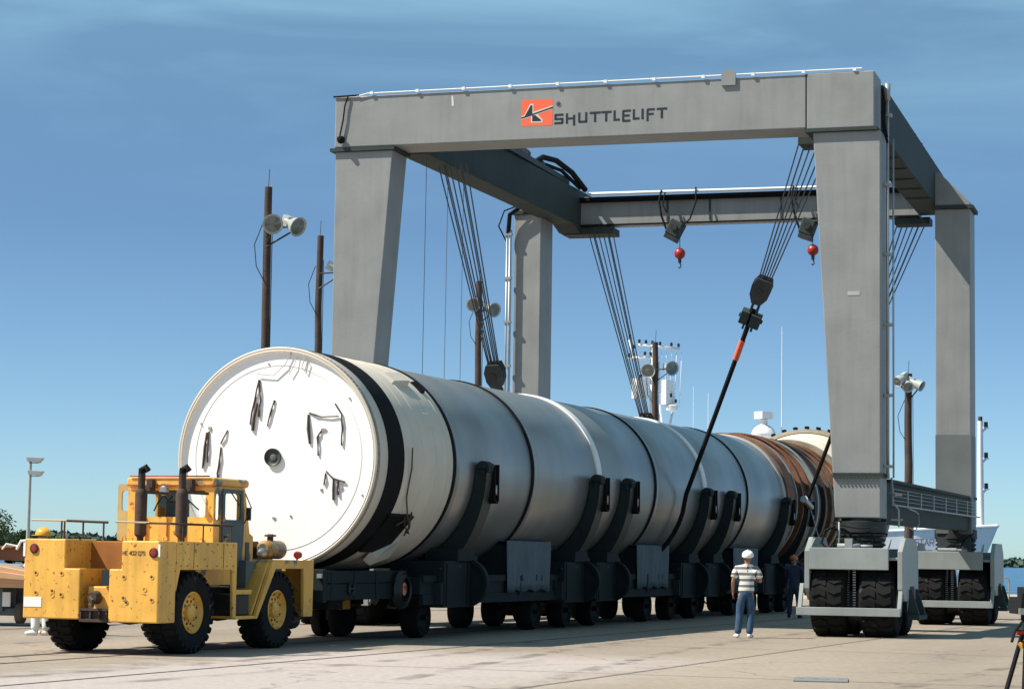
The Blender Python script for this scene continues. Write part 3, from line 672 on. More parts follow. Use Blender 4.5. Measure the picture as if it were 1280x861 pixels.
# ---------------------------------------------------------------- booster
boo = thing('rocket_booster', 'long white and silver solid rocket booster lying on the transporter', 'rocket booster', SO, -SY)
C0 = Matrix.Translation((0, 0, CZ))
m = MB(); m.lathe([(1.80, 0), (1.865, .02), (1.865, .46), (1.862, .465), (1.862, 1.15), (1.865, 1.155), (1.865, 3.36)], 96, C0)
sk = m.build('forward_skirt', SKIRTW, boo)
m = MB(); m.lathe([(.001, .05), (.2, .05), (1.62, .06), (1.76, .06), (1.80, .02)], 96, C0); cov = m.build('end_cover', FACEW, boo)
m = MB(); m.lathe([(1.80, .055), (1.80, .012), (1.845, .0), (1.868, .01), (1.872, .035), (1.80, .05)], 96, C0, closed=True); m.build('rim_ring', SKIRTW, cov)
m = MB()
for i in range(150):
    a = 2*math.pi*i/150; M = C0 @ Matrix.Rotation(-a, 4, 'Y'); m.box(1.862, 1.878, .05, .115, -.02, .02, M)
m.lathe([(1.866, .03), (1.874, .03), (1.874, .13), (1.866, .13)], 96, C0, closed=True)
m.build('rivet_strip', RIMT, sk)
m = MB()
m.lathe([(1.553, .054), (1.553, .060), (1.568, .060), (1.568, .054)][::-1], 96, C0, closed=True)
m.build('seam_circle', mat('faint_rivets', (.74, .72, .70), .7), cov)
m = MB(); m.lathe([(.10, .045), (.135, .03), (.15, -.0), (.15, .05)], 32, C0 @ Matrix.Translation((-.07, 0, -.0))); m.lathe([(.001, .046), (.12, .042)], 32, C0 @ Matrix.Translation((-.07, 0, 0)))
m.build('port_ring', mat('port_dark', (.05, .06, .055), .5), cov)
m = MB(); m.lathe([(.001, .02), (.055, .03), (.06, .04), (.001, .041)], 24, C0 @ Matrix.Translation((-.07, 0, 0))); m.build('port_cap', mat('port_grey', (.17, .19, .18), .4, .3), cov)
cords = [[(-.37, 4.42), (-.44, 4.07), (-.52, 3.66)], [(-.37, 4.42), (-.33, 4.07), (-.36, 3.79)], [(-.4, 4.02), (-.47, 3.56)], [(-.07, 4.07), (-.13, 3.88), (-.19, 3.63)],
         [(.57, 3.82), (.61, 3.33)], [(.58, 3.85), (.82, 3.78), (1.13, 3.79)], [(1.06, 4.0), (1.19, 3.82), (1.21, 3.58), (1.2, 3.3)], [(.82, 3.55), (.75, 3.44), (.77, 3.13)],
         [(.92, 2.87), (1.06, 2.75), (1.28, 2.69)], [(.91, 2.84), (.89, 2.64)], [(1.06, 2.74), (1.07, 2.39)], [(1.14, 2.7), (1.15, 2.48)],
         [(-1.34, 3.53), (-1.38, 3.27), (-1.41, 2.92)], [(-1.31, 3.55), (-1.32, 3.02)], [(-.95, 3.57), (-1.07, 3.34)], [(-1.07, 3.28), (-1.10, 2.93), (-1.11, 2.75)]]
thick = {4: .034, 1: .026, 0: .024, 12: .03, 13: .026, 2: .03, 9: .018, 10: .024, 11: .028}
for i, c in enumerate(cords):
    m = MB(); r0 = thick.get(i, .02); pts = []
    for j, (x, z) in enumerate(c):
        pts.append((x, .05-.012*min(j, 1), z))
        if j < len(c)-1:
            x2, z2 = c[j+1]; pts.append(((x+x2)/2+random.uniform(-.012, .012), .03, (z+z2)/2))
    m.tube(pts, [r0*.8*(.6+.6*random.random()) for _ in pts], 6); m.build('charred_cord', CORD, cov)
m = MB()
for (x, z, r) in ((.84, 2.56, .03), (-.03, 2.08, .03), (.28, 2.12, .028), (-.2, 4.69, .018), (1.32, 4.09, .018), (1.59, 2.48, .02), (-1.46, 3.68, .018), (-1.29, 3.6, .04), (.86, 3.56, .05), (1.2, 2.6, .05)):
    q = [(x+r*random.uniform(.5, 1.3)*math.cos(a), z+r*random.uniform(.5, 1.3)*math.sin(a)) for a in [i*math.pi/4 for i in range(8)]]
    m.prism(q, 'y', .04, .056)
m.build('scuff', mat('scuff_grey', (.36, .34, .32), .8, 0, .3, 9), cov)
m = MB(); m.tube([(.24, .03, 4.89), (.12, .02, 4.67), (-.09, .02, 4.49), (-.4, .02, 4.52)], .008, 5); m.tube([(.49, .03, 4.79), (.44, .02, 4.62), (.49, .02, 4.55), (.54, .02, 4.72), (.49, .03, 4.79)], .008, 5)
m.tube([(.34, .03, 4.82), (.3, .02, 4.66), (.2, .02, 4.5)], .006, 5); m.build('tie_cord', mat('pale_cord', (.55, .5, .45), .8), cov)
m = MB(); m.lathe([(1.868, .47), (1.874, .475), (1.874, 1.14), (1.868, 1.145)], 96, C0, closed=True); m.build('black_band', SEAL, sk)
m = MB()
for y in (1.55, 1.95, 2.55, 3.1): m.lathe([(1.864, y), (1.873, y+.004), (1.873, y+.03), (1.864, y+.034)], 96, C0, closed=True)
m.build('panel_seam', SKIRTW, sk)
for ang, y0, y1, h, mt in ((52, 1.9, 2.6, .1, SKIRTW), (24, 2.3, 2.62, .03, SKIRTW), (48, 2.95, 3.15, .05, SEAL)):
    m = MB(); M = C0 @ Matrix.Rotation(-R(ang), 4, 'Y'); m.hexa([(1.85, y0, -.16), (1.85, y1, -.16), (1.85, y1, .16), (1.85, y0, .16)][::-1], [(1.87+h*.4, y0+.1, -.13), (1.87+h, y1, -.13), (1.87+h, y1, .13), (1.87+h*.4, y0+.1, .13)][::-1]); m.v = [tuple(M @ Vector(v)) for v in m.v]; m.build('skirt_fairing', mt, sk, .01)
# torn fairing and dark opening low on the right side
M = C0 @ Matrix.Rotation(R(42), 4, 'Y')
m = MB(); m.box(1.78, 1.885, 1.02, 2.05, -.42, .42, M); op = m.build('torn_opening', SEAL, sk)
m = MB(); m.hexa([(1.86, 1.5, -.62), (1.86, 2.35, -.5), (1.86, 2.3, -.1), (1.86, 1.5, -.44)], [(2.0, 1.55, -.62), (1.93, 2.3, -.5), (1.93, 2.25, -.1), (2.0, 1.55, -.44)])
m.v = [tuple(M @ Vector(v)) for v in m.v]; m.build('torn_flap', SKIRTW, sk)
m = MB(); rnd = random.Random(3)
for i in range(5):
    p = Vector((1.9, rnd.uniform(1.5, 2.0), rnd.uniform(.2, .6))); pts = [p]
    for j in range(3): p = p+Vector((rnd.uniform(-.0, .06), rnd.uniform(-.15, .15), rnd.uniform(-.16, -.03))); pts.append(p)
    m.tube([M @ v for v in pts], .016, 5)
m.build('torn_cable', CORD, sk)
m = MB(); M2 = C0 @ Matrix.Rotation(R(10), 4, 'Y')
m.tube([M2 @ Vector((1.88, 1.3, .55)), M2 @ Vector((1.9, 1.38, .2)), M2 @ Vector((1.88, 1.42, -.3)), M2 @ Vector((1.9, 1.6, -.7))], .014, 6); m.build('scorched_cable', CORD, sk)
# steel casing segments
joints = [3.40, 7.46, 11.53, 15.59, 19.66, 23.72, 27.79]
for a, b in zip(joints[:-1], joints[1:]):
    m = MB(); m.lathe([(1.845, a+.0), (1.858, a+.02), (1.858, b-.02), (1.845, b-.0)], 128, C0); m.build('casing_segment', CASING, boo)
for i, y in enumerate(joints[:-1]):
    white = i in (2, 4)
    m = MB()
    if white: m.lathe([(1.84, y-.16), (1.89, y-.15), (1.895, y+.12), (1.84, y+.14)], 128, C0, closed=True)
    else: m.lathe([(1.84, y-.06), (1.885, y-.05), (1.885, y+.05), (1.84, y+.06)], 128, C0, closed=True)
    m.build('joint_band', mat('white_joint_band', (.80, .78, .76), .5, 0, .08, 3) if white else SEAL, boo)
    m = MB(); m.lathe([(1.84, y+.1+.06*white), (1.872, y+.11+.06*white), (1.872, y+.24), (1.84, y+.25)], 128, C0, closed=True); m.build('joint_lip', CASING, boo)
m = MB(); m.lathe([(1.85, 27.5), (1.9, 27.52), (1.9, 27.78), (1.85, 27.8)], 96, C0, closed=True); m.build('joint_band', mat('pale_joint_band', (.5, .49, .46), .5, 0, .1, 3), boo)
m = MB(); m.lathe([(1.85, 27.8), (1.95, 27.81), (1.97, 28.55), (1.85, 28.56)], 96, C0, closed=True); m.build('rusty_band', RUSTO, boo)
m = MB(); m.lathe([(1.85, 28.5), (1.85, 36.0)], 96, C0)
m.build('aft_casing', mat('aft_casing_grey', (.20, .21, .20), .45, .3, .3, 1.5, .1, 8, (.22, .13, .08), 1.2, .6), boo)
for i, y in enumerate([28.85+.46*k for k in range(14)]):
    m = MB(); h = (1.96, 2.03, 1.97, 2.04)[i % 4]; wd = (.1, .14, .08, .12)[i % 4]
    m.lathe([(1.84, y-.02), (h-.04, y-.02), (h-.04, y-wd/2), (h, y-wd/2), (h, y+wd/2), (h-.04, y+wd/2), (h-.04, y+.02), (1.84, y+.02)], 96, C0, closed=True)
    m.build('stiffener_ring', (CRANE_LT, RUSTO, GREASE, RUSTO, RINGB)[i % 5], boo)
m = MB(); m.lathe([(1.86, 34.6), (1.95, 34.9), (2.55, 38.3), (2.5, 38.3), (1.9, 34.9)], 96, C0, closed=True); asx = m.build('aft_skirt', CREAM, boo)
m = MB(); m.lathe([(2.50, 37.85), (2.62, 37.9), (2.66, 38.5), (2.5, 38.5)], 96, C0, closed=True)
m.lathe([(2.0, 35.1), (2.12, 35.1), (2.16, 35.3), (2.02, 35.3)], 96, C0, closed=True); m.build('skirt_rim', mat('tan_rim', (.30, .25, .18), .7, 0, .25, 3), asx)
m = MB()
for i in range(44):
    a = 2*math.pi*i/44; M = C0 @ Matrix.Rotation(-a, 4, 'Y'); m.box(2.64, 2.72, 38.0, 38.25, -.05, .05, M)
m.build('hold_down_lug', SEAL, asx)
m = MB(); m.hexa([(1.0, 37.0, 5.3), (1.4, 37.0, 5.2), (1.5, 38.4, 5.25), (1.1, 38.4, 5.35)], [(1.2, 37.2, 5.75), (1.45, 37.2, 5.7), (1.5, 38.4, 5.72), (1.15, 38.4, 5.8)]); m.build('hold_down_post', CRANE_DK, asx, .02)
m = MB()
for i in range(8): m.tube([(-1.0+i*.13, 28.2, 4.72+.02*i), (-.95+i*.13, 28.3, 4.86+.02*i+random.uniform(0, .06)), (-.85+i*.13, 28.25, 4.78+.02*i)], .03, 5)
m.build('hose_fittings', GREASE, boo)

# ---------------------------------------------------------------- transporter
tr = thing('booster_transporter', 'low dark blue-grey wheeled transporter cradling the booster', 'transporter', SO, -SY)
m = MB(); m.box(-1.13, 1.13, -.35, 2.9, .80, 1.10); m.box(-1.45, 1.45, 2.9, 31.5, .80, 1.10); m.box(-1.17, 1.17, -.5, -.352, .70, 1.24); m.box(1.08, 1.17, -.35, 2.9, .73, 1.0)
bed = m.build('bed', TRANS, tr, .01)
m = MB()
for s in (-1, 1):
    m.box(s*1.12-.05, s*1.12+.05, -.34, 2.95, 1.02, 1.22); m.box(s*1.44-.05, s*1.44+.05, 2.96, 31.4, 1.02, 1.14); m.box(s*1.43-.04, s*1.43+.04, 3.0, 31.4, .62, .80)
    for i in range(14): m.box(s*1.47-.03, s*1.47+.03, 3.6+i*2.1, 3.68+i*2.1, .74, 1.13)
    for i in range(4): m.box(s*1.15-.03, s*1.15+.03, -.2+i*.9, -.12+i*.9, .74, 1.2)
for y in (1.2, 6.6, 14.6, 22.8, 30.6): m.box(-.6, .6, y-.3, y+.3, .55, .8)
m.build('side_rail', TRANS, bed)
m = MB(); m.box(1.08, 1.16, -.56, -.502, 1.10, 1.17); m.build('marker_lamp', PIPE, bed)
def arm(y, wdt=.42):
    for s in (1, -1):
        m = MB(); pts_in = arc((0, CZ), 1.885, 0 if s > 0 else math.pi, (-1.12 if s > 0 else math.pi+1.12), 14)
        n = len(pts_in); outp = []
        for i, (x, z) in enumerate(pts_in):
            t = i/(n-1); a = math.atan2(z-CZ, x); r = 1.885+.22+.28*t*t; outp.append((r*math.cos(a), CZ+r*math.sin(a)))
        for i in range(n-1):
            q = [pts_in[i], outp[i], outp[i+1], pts_in[i+1]]
            m.prism(q if s > 0 else q[::-1], 'y', y-wdt/2, y+wdt/2)
        m.lathe([(0, y-wdt/2), (.13, y-wdt/2), (.13, y+.04), (0, y+.04)], 20, Matrix.Translation((s*2.015, 0, CZ)))
        m.lathe([(0, y-wdt/2-.03), (.05, y-wdt/2-.03), (.05, y-wdt/2), (0, y-wdt/2)], 14, Matrix.Translation((s*2.03, 0, CZ-.08)))
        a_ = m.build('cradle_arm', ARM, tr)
        m = MB(); x0, x1 = sorted((s*1.90, s*2.17)); m.box(x0, x1, y+.05, y+.10, 2.5, 3.14); m.box(x0, x1, y+wdt/2+.02, y+wdt/2+.07, 2.5, 3.18); m.box(*sorted((s*1.90, s*1.96)), y+.1, y+wdt/2+.02, 2.5, 3.1); m.box(x0, x1, y+.1, y+wdt/2+.02, 2.46, 2.52)
        m.build('arm_head', SEAL, a_, .01)
        m = MB(); m.box(*sorted((s*2.0, s*2.1)), y+.15, y+.2, 2.55, 3.2); m.tube([(s*2.13, y+.17, 2.62), (s*2.13, y+.17, 2.8)], .04, 8); m.build('clamp_screw', STEEL, a_)
        if s > 0:
            m = MB()
            for i in range(n-1):
                m.add([(outp[i][0]+.004, y-wdt/2-.01, outp[i][1]), (outp[i+1][0]+.004, y-wdt/2-.01, outp[i+1][1]), (outp[i+1][0]+.004, y+wdt/2+.01, outp[i+1][1]-.004), (outp[i][0]+.004, y+wdt/2+.01, outp[i][1]-.004)], [(0, 1, 2, 3)])
            m.build('outer_bounce_face', ARMEDGE, a_)  # thin skin over the arm's outer face, carrying the bounce tint
        m = MB(); m.box(*sorted((s*.55, s*1.62)), y-1.0, y+.30, .56, 1.40); m.box(*sorted((s*1.0, s*1.66)), y-.45, y+.35, 1.40, 1.62)
        m.box(*sorted((s*1.622, s*1.64)), y-.9, y-.84, .6, 1.36); m.box(*sorted((s*1.622, s*1.64)), y+.1, y+.16, .6, 1.36)
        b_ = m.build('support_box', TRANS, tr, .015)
        m = MB(); m.lathe([(0, y+.31), (.44, y+.31), (.44, y+.44), (.40, y+.46), (.12, y+.46), (.12, y+.52), (0, y+.52)], 28, Matrix.Translation((s*1.5, 0, 1.0))); m.lathe([(.40, y+.25), (.46, y+.25), (.46, y+.33), (.40, y+.33)], 28, Matrix.Translation((s*1.5, 0, 1.0)), closed=True)
        m.box(s*1.5-.08, s*1.5+.12, y-.3, y+.6, 1.36, 1.5); m.build('pivot_disc', TRANS, b_)
        m = MB(); m.box(s*1.5-.05, s*1.5+.10, y-1.06, y-1.0, .62, 1.0); m.tube([(s*1.55, y-1.05, 1.25), (s*1.6, y-.2, 1.3)], .03, 6); m.build('control_valve', GREASE, b_)
for y in (4.60, 11.1, 13.2, 19.5, 21.7, 27.5, 29.8): arm(y)
for y0 in (7.1, 15.4, 23.7):
    m = MB(); m.box(.75, 1.46, y0, y0+2.35, .84, 1.74); b_ = m.build('equipment_cabinet', TRANS, tr, .01)
    m = MB(); n = 24; vs = []; 
    for j, z in enumerate((1.80, 1.5, 1.2, .98, .82)):
        for i in range(n+1):
            y = y0-.06+2.47*i/n; d = .02+.05*(j/4)*math.sin(i*1.7+j*.6)*.6+.02*math.sin(i*.6)
            vs.append((1.49+d, y, z-.03*math.sin(i*.9)*(j == 4)))
    fs = [(j*(n+1)+i, j*(n+1)+i+1, (j+1)*(n+1)+i+1, (j+1)*(n+1)+i) for j in range(4) for i in range(n)]
    vs += [(.70, y0-.06, 1.8), (.70, y0+2.41, 1.8)]; fs.append([n+1-1-i for i in range(n+1)]+[len(vs)-2, len(vs)-1])
    m.add(vs, fs, True)
    o = m.build('tarpaulin', TARP, b_); sd = o.modifiers.new('thick', 'SOLIDIFY'); sd.thickness = .012
# wheels in twin rows
def wheel(x, y, r=.37):
    m = MB(); tw = .17
    m.lathe([(r*.5, x-tw*.8), (r*.9, x-tw), (r, x-tw*.6), (r, x+tw*.6), (r*.9, x+tw), (r*.5, x+tw*.8)], 28, Matrix.Translation((0, y, r)), 'x')
    o = m.build('wheel', TYRE, tr)
    m = MB(); m.lathe([(0, x-tw*.7), (r*.52, x-tw*.82), (r*.52, x+tw*.82), (0, x+tw*.7)], 20, Matrix.Translation((0, y, r)), 'x'); m.box(x-.06, x+.06, y-.09, y+.09, r, .82); m.tube([(x-tw-.06, y, r), (x+tw+.06, y, r)], .05, 8)
    m.box(x-tw-.06, x-tw-.02, y-.08, y+.08, r-.05, .8); m.build('wheel_fork', TRANS, o)
for y in (4.0, 9.9, 11.8, 13.7, 17.6, 19.6, 21.6, 25.4, 27.4, 29.4, 31.0):
    for x in (.9, -.6): wheel(x, y)
m = MB(); m.lathe([(.26, 0), (.31, -.05), (.34, 0), (.31, .05)], 28, Matrix.Translation((1.27, 2.5, .88)) @ Matrix.Rotation(R(90), 4, 'Z'), closed=True)
for q in range(3): m.lathe([(.25-.02*q, .0), (.27-.02*q, -.03), (.29-.02*q, 0), (.27-.02*q, .03)], 24, Matrix.Translation((1.30+.02*q, 2.5, .88)) @ Matrix.Rotation(R(90), 4, 'Z'), closed=True)
m.build('hose_reel', GREASE, tr)
m = MB(); m.lathe([(0, 0), (.12, -.02), (.14, .04), (0, .05)], 16, Matrix.Translation((1.30, 2.5, .9)) @ Matrix.Rotation(R(90), 4, 'Z')); m.build('red_lamp', REDLENS, tr)
m = MB(); m.lathe([(.08, 0), (.10, -.03), (.12, 0), (.10, .03)], 20, Matrix.Translation((1.20, .55, .92)) @ Matrix.Rotation(R(90), 4, 'Z'), closed=True); m.tube([(1.21, .45, .92), (1.21, .65, .92)], .015, 6); m.build('hand_wheel', GREASE, tr)
m = MB()
for y in (5.9, 8.6, 14.9, 17.2, 24.9):
    m.tube(sag((.7, y, .75), (.75, y+1.3, .62), .15), .03, 6)
m.tube(sag((.95, 22.6, .7), (.95, 23.6, .7), .35), .02, 6); m.build('air_hose', BLACK, tr)
# yellow steering dolly hitched between tractor and transporter
dl = thing('tow_dolly', 'small yellow hitch dolly between tractor and transporter', 'dolly', SW(-.6, -.2), -SY)
m = MB(); m.box(-.12, .12, -2.4, 3.4, .50, .62); m.box(-.5, .75, 2.6, 3.0, .52, .72); m.prism([(-.3, .5), (.3, .5), (.12, -1.0), (-.12, -1.0)], 'z', .45, .5); d0 = m.build('drawbar', YEL, dl, .01)
m = MB(); m.tube([(-.25, 3.7, .58), (.62, 3.7, .58)], .05, 10); m.box(.0, .1, 3.55, 3.8, .3, .66); m.build('fork', RUSTY, dl)
def dwheel(x, y, r):
    m = MB(); m.lathe([(0, x-.06), (r*.5, x-.07), (r*.93, x-.09), (r, x-.05), (r, x+.05), (r*.93, x+.09), (r*.5, x+.07), (0, x+.06)], 24, Matrix.Translation((0, y, r)), 'x'); m.build('wheel', TYRE, dl)
dwheel(.22, 3.7, .34); dwheel(-.15, 3.7, .30)
# ---------------------------------------------------------------- tow tractor
tk = thing('tow_tractor', 'worn yellow industrial tow tractor with twin exhaust stacks, nose against the transporter', 'tractor', TO, -TY)
XL = -2.27; XM = -1.135
m = MB()     # rear counterweight: left block, right block, recessed centre, bottom tie
m.prism([(XL, .5), (-1.31, .5), (-1.31, 1.235), (-1.57, 1.235), (-1.57, 1.66), (XL, 1.66)], 'y', 0, .85)
m.prism([(-.82, .47), (0, .47), (0, 1.645), (-.62, 1.645), (-.62, 1.235), (-.82, 1.235)], 'y', 0, .5)
m.box(-1.24, -.821, .12, .45, .52, .98)
cwt = m.build('counterweight', YEL, tk, .018)
m = MB(); m.box(-1.31, -.82, .60, .85, .55, 1.2); m.box(-1.57, -.62, .70, .86, 1.20, 1.63); m.build('recess_plate', mat('orange_recess', (.42, .15, .025), .6, 0, .2, 3, 0, 8, (.1, .03, .01), 6, .64), cwt, .005)
m = MB(); m.box(-.95, -.83, .02, .6, .99, 1.22); m.build('dark_slot', GLASS_D, cwt)
m = MB(); m.box(-1.305, -.83, .0, .05, .47, .51); m.box(-1.305, -.83, .0, .05, .63, .66)
for x in (-1.29, -1.13, -.98, -.86): m.box(x-.012, x+.012, .01, .04, .5, .64)
m.box(-1.3, -.83, .05, .12, .46, .66)
m.build('step_grille', RUSTY, cwt)
m = MB(); m.lathe([(0, .0), (.075, .0), (.085, .06), (.10, .12), (0, .12)], 18, Matrix.Translation((-1.08, -.03, .82))); m.tube([(-1.08, -.06, .82), (-1.0, -.12, .78), (-1.02, -.1, .70), (-1.1, -.06, .72)], .025, 8); m.build('tow_hook', RUSTY, cwt)
for x, z in ((-2.1, 1.515), (-.085, 1.475)):
    m = MB(); m.lathe([(0, -.035), (.045, -.03), (.062, -.01), (.062, .0), (0, .0)], 20, Matrix.Translation((x, 0, z))); l = m.build('tail_lamp', REDLENS, tk)
    m = MB(); m.lathe([(.062, -.018), (.072, -.015), (.072, .0), (.062, .0)], 20, Matrix.Translation((x, 0, z)), closed=True); m.build('lamp_rim', RUSTY, l)
m = MB()
for x, z in ((-2.06, 1.16), (-1.62, 1.16), (-.57, 1.12), (-.11, 1.13), (-2.05, .87), (-1.62, .85), (-1.77, .90), (-1.77, .84), (-.57, .82), (-.1, .80), (-.52, .76), (-.22, .95)):
    m.lathe([(.022, -.006), (.034, -.008), (.036, .004), (.022, .004)], 12, Matrix.Translation((x, 0, z)), closed=True)
m.build('bolt_ring', YEL2, cwt)
m = MB()
for x, z in ((-2.06, 1.16), (-1.62, 1.16), (-.57, 1.12), (-.11, 1.13), (-2.05, .87), (-1.62, .85), (-.57, .82), (-.1, .80), (-1.77, .90), (-.52, .76)): m.lathe([(0, -.002), (.02, -.002), (.02, .002), (0, .002)], 10, Matrix.Translation((x+.005, -.002, z-.005)))
m.build('bolt_hole', RUSTY, cwt)
m = MB(); m.box(XL+.015, XL+.32, -.006, -.001, .665, .81); m.build('white_plate', WHITEP, cwt)
m = MB(); m.box(XL-.02, XL+.02, -.006, .03, 1.4, 1.60); m.build('white_marker', WHITEP, cwt)
m = MB(); m.box(-.012, .02, -.008, -.002, 1.42, 1.60); m.build('white_marker', WHITEP, cwt)
# fleet number, stroke letters: each glyph on a 4 x 6 grid
G_ = {'H': [((0, 0), (0, 6)), ((4, 0), (4, 6)), ((0, 3), (4, 3))], 'E': [((0, 0), (0, 6)), ((0, 0), (4, 0)), ((0, 3), (3, 3)), ((0, 6), (4, 6))],
      '4': [((3, 0), (3, 6)), ((3, 6), (0, 2)), ((0, 2), (4, 2))], '0': [((0, 0), (0, 6)), ((4, 0), (4, 6)), ((0, 0), (4, 0)), ((0, 6), (4, 6))],
      '2': [((0, 6), (4, 6)), ((4, 6), (4, 3.4)), ((4, 3.4), (0, 0)), ((0, 0), (4, 0))], '7': [((0, 6), (4, 6)), ((4, 6), (1.5, 0))],
      '5': [((4, 6), (0, 6)), ((0, 6), (0, 3.4)), ((0, 3.4), (4, 3.4)), ((4, 3.4), (4, 0)), ((4, 0), (0, 0))],
      'S': [((4, 6), (0, 6)), ((0, 6), (0, 3)), ((0, 3), (4, 3)), ((4, 3), (4, 0)), ((4, 0), (0, 0))], 'T': [((0, 6), (4, 6)), ((2, 0), (2, 6))],
      'A': [((0, 0), (2, 6)), ((2, 6), (4, 0)), ((.8, 2), (3.2, 2))], 'R': [((0, 0), (0, 6)), ((0, 6), (4, 6)), ((4, 6), (4, 3)), ((4, 3), (0, 3)), ((1.5, 3), (4, 0))],
      'L': [((0, 0), (0, 6)), ((0, 0), (4, 0))], 'I': [((2, 0), (2, 6))], 'B': [((0, 0), (0, 6)), ((0, 0), (4, 0)), ((0, 3), (4, 3)), ((0, 6), (4, 6)), ((4, 0), (4, 6))], 'Y': [((0, 6), (2, 3)), ((4, 6), (2, 3)), ((2, 3), (2, 0))]}
def write(s, M, h, name, material, parent, wt_=.16, adv=6.2):
    """strokes in the plane x (right), z (up) of M, facing -y"""
    m = MB(); x0 = 0; u = h/6
    for ch in s:
        for (a, b) in G_.get(ch, []):
            a, b = Vector((a[0], 0, a[1])), Vector((b[0], 0, b[1])); d = (b-a).normalized(); n = Vector((-d.z, 0, d.x))*wt_*6*.5; a2, b2 = a-d*wt_*3, b+d*wt_*3
            vs = [M @ (Vector((x0, 0, 0))*u+(q)*u+Vector((0, dy, 0))) for dy in (-.0015, .0015) for q in (a2-n, b2-n, b2+n, a2+n)]
            m.add(vs, [(0, 1, 2, 3), (7, 6, 5, 4), (0, 4, 5, 1), (1, 5, 6, 2), (2, 6, 7, 3), (3, 7, 4, 0)])
        x0 += adv if ch != ' ' else adv*.55
    return m.build(name, material, parent)
write('HE 402 075', Matrix.Translation((-.60, -.004, 1.445)), .05, 'fleet_number', mat('number_paint', (.10, .07, .03), .6), cwt, .12, 4.95)
m = MB()      # bolted panel joints and hinge straps on the right side
m.box(.001, .006, 1.0, 1.006, 1.25, 1.63); m.box(.001, .006, 1.9, 1.906, 1.25, 1.63)
for y in (.62, .8, 1.1, 1.4, 1.7, 2.0, 2.2):
    for z in (1.28, 1.60): m.box(.001, .008, y, y+.018, z, z+.018)
m.build('panel_joint', RUSTY, tk)
m = MB(); m.box(.001, .012, 2.40, 2.44, .56, .80); m.build('panel_joint', RUSTY, tk)
# right and left fenders and side panels
for s in (0, 1):
    xa, xb = ((-.05, 0), (XL, XL+.05))[s]
    m = MB()
    m.prism([(.502, .47), (.30, .47), (.502, 1.15)], 'x', xa, xb) if False else None
    m.prism([(.30 if s == 0 else .851, .47), (.52 if s == 0 else .86, 1.24), (2.2, 1.24), (2.2, .5), (2.33, .5), (2.33, 1.64), (.502 if s == 0 else .852, 1.64), (.502 if s == 0 else .852, .47)][0:0] or
            [(.503, .9), (.62, 1.235), (2.2, 1.235), (2.24, .5), (2.335, .5), (2.335, 1.645), (.503, 1.645)], 'x', xa, xb)
    m.box(*( (-.62, -.051) if s == 0 else (XL+.051, -1.65)), .51, 2.33, 1.60, 1.644)
    m.box(*((-.05, 0) if s == 0 else (XL, XL+.05)), 2.336, 3.0, .48, .53); m.box(*((-.55, -.051) if s == 0 else (XL+.051, -1.72)), 2.3, 3.0, .49, .53)
    m.box(*((-.05, -.01) if s == 0 else (XL+.01, XL+.05)), 2.336, 2.85, .86, .93)
    m.build('side_panel', YEL, tk, .008)
    m = MB()      # front fender, sloping front edge, flat top
    m.prism([(2.95, .48), (3.03, .48), (3.62, 1.25), (4.58, 1.25), (4.62, .48), (4.93, .48), (4.95, 1.39), (3.52, 1.39)], 'x', *((-.06, 0) if s == 0 else (XL, XL+.06)))
    q = (-.55, -.061) if s == 0 else (XL+.061, -1.72)
    m.hexa([(q[0], 2.95, .5), (q[1], 2.95, .5), (q[1], 3.50, 1.33), (q[0], 3.50, 1.33)], [(q[0], 2.93, .56), (q[1], 2.93, .56), (q[1], 3.48, 1.389), (q[0], 3.48, 1.389)])
    m.box(q[0], q[1], 3.5, 4.95, 1.33, 1.39); m.box(q[0], q[1], 4.88, 4.95, .48, 1.33)
    m.build('front_fender', YEL2, tk, .01)
m = MB(); m.box(-1.62, -.66, .86, 4.8, .45, .95); m.box(-1.6, -.68, 4.8, 5.1, .5, 1.2); m.build('chassis', GREASE, tk, .02)
m = MB(); m.box(-1.62, -.62, .87, 2.19, .96, 1.63); m.box(XL+.1, -.3, 1.6, 2.28, 1.0, 1.59); m.build('rear_deck', YEL2, tk, .01)
m = MB(); m.lathe([(0, 4.0), (.15, 4.0), (.15, 4.9), (0, 4.9)], 16, Matrix.Translation((-.35, 0, .42))); m.build('air_tank', GREASE, tk)
m = MB(); m.box(-.5, -.08, 2.35, 2.9, .54, .86); m.build('fuel_tank', GREASE, tk, .02)
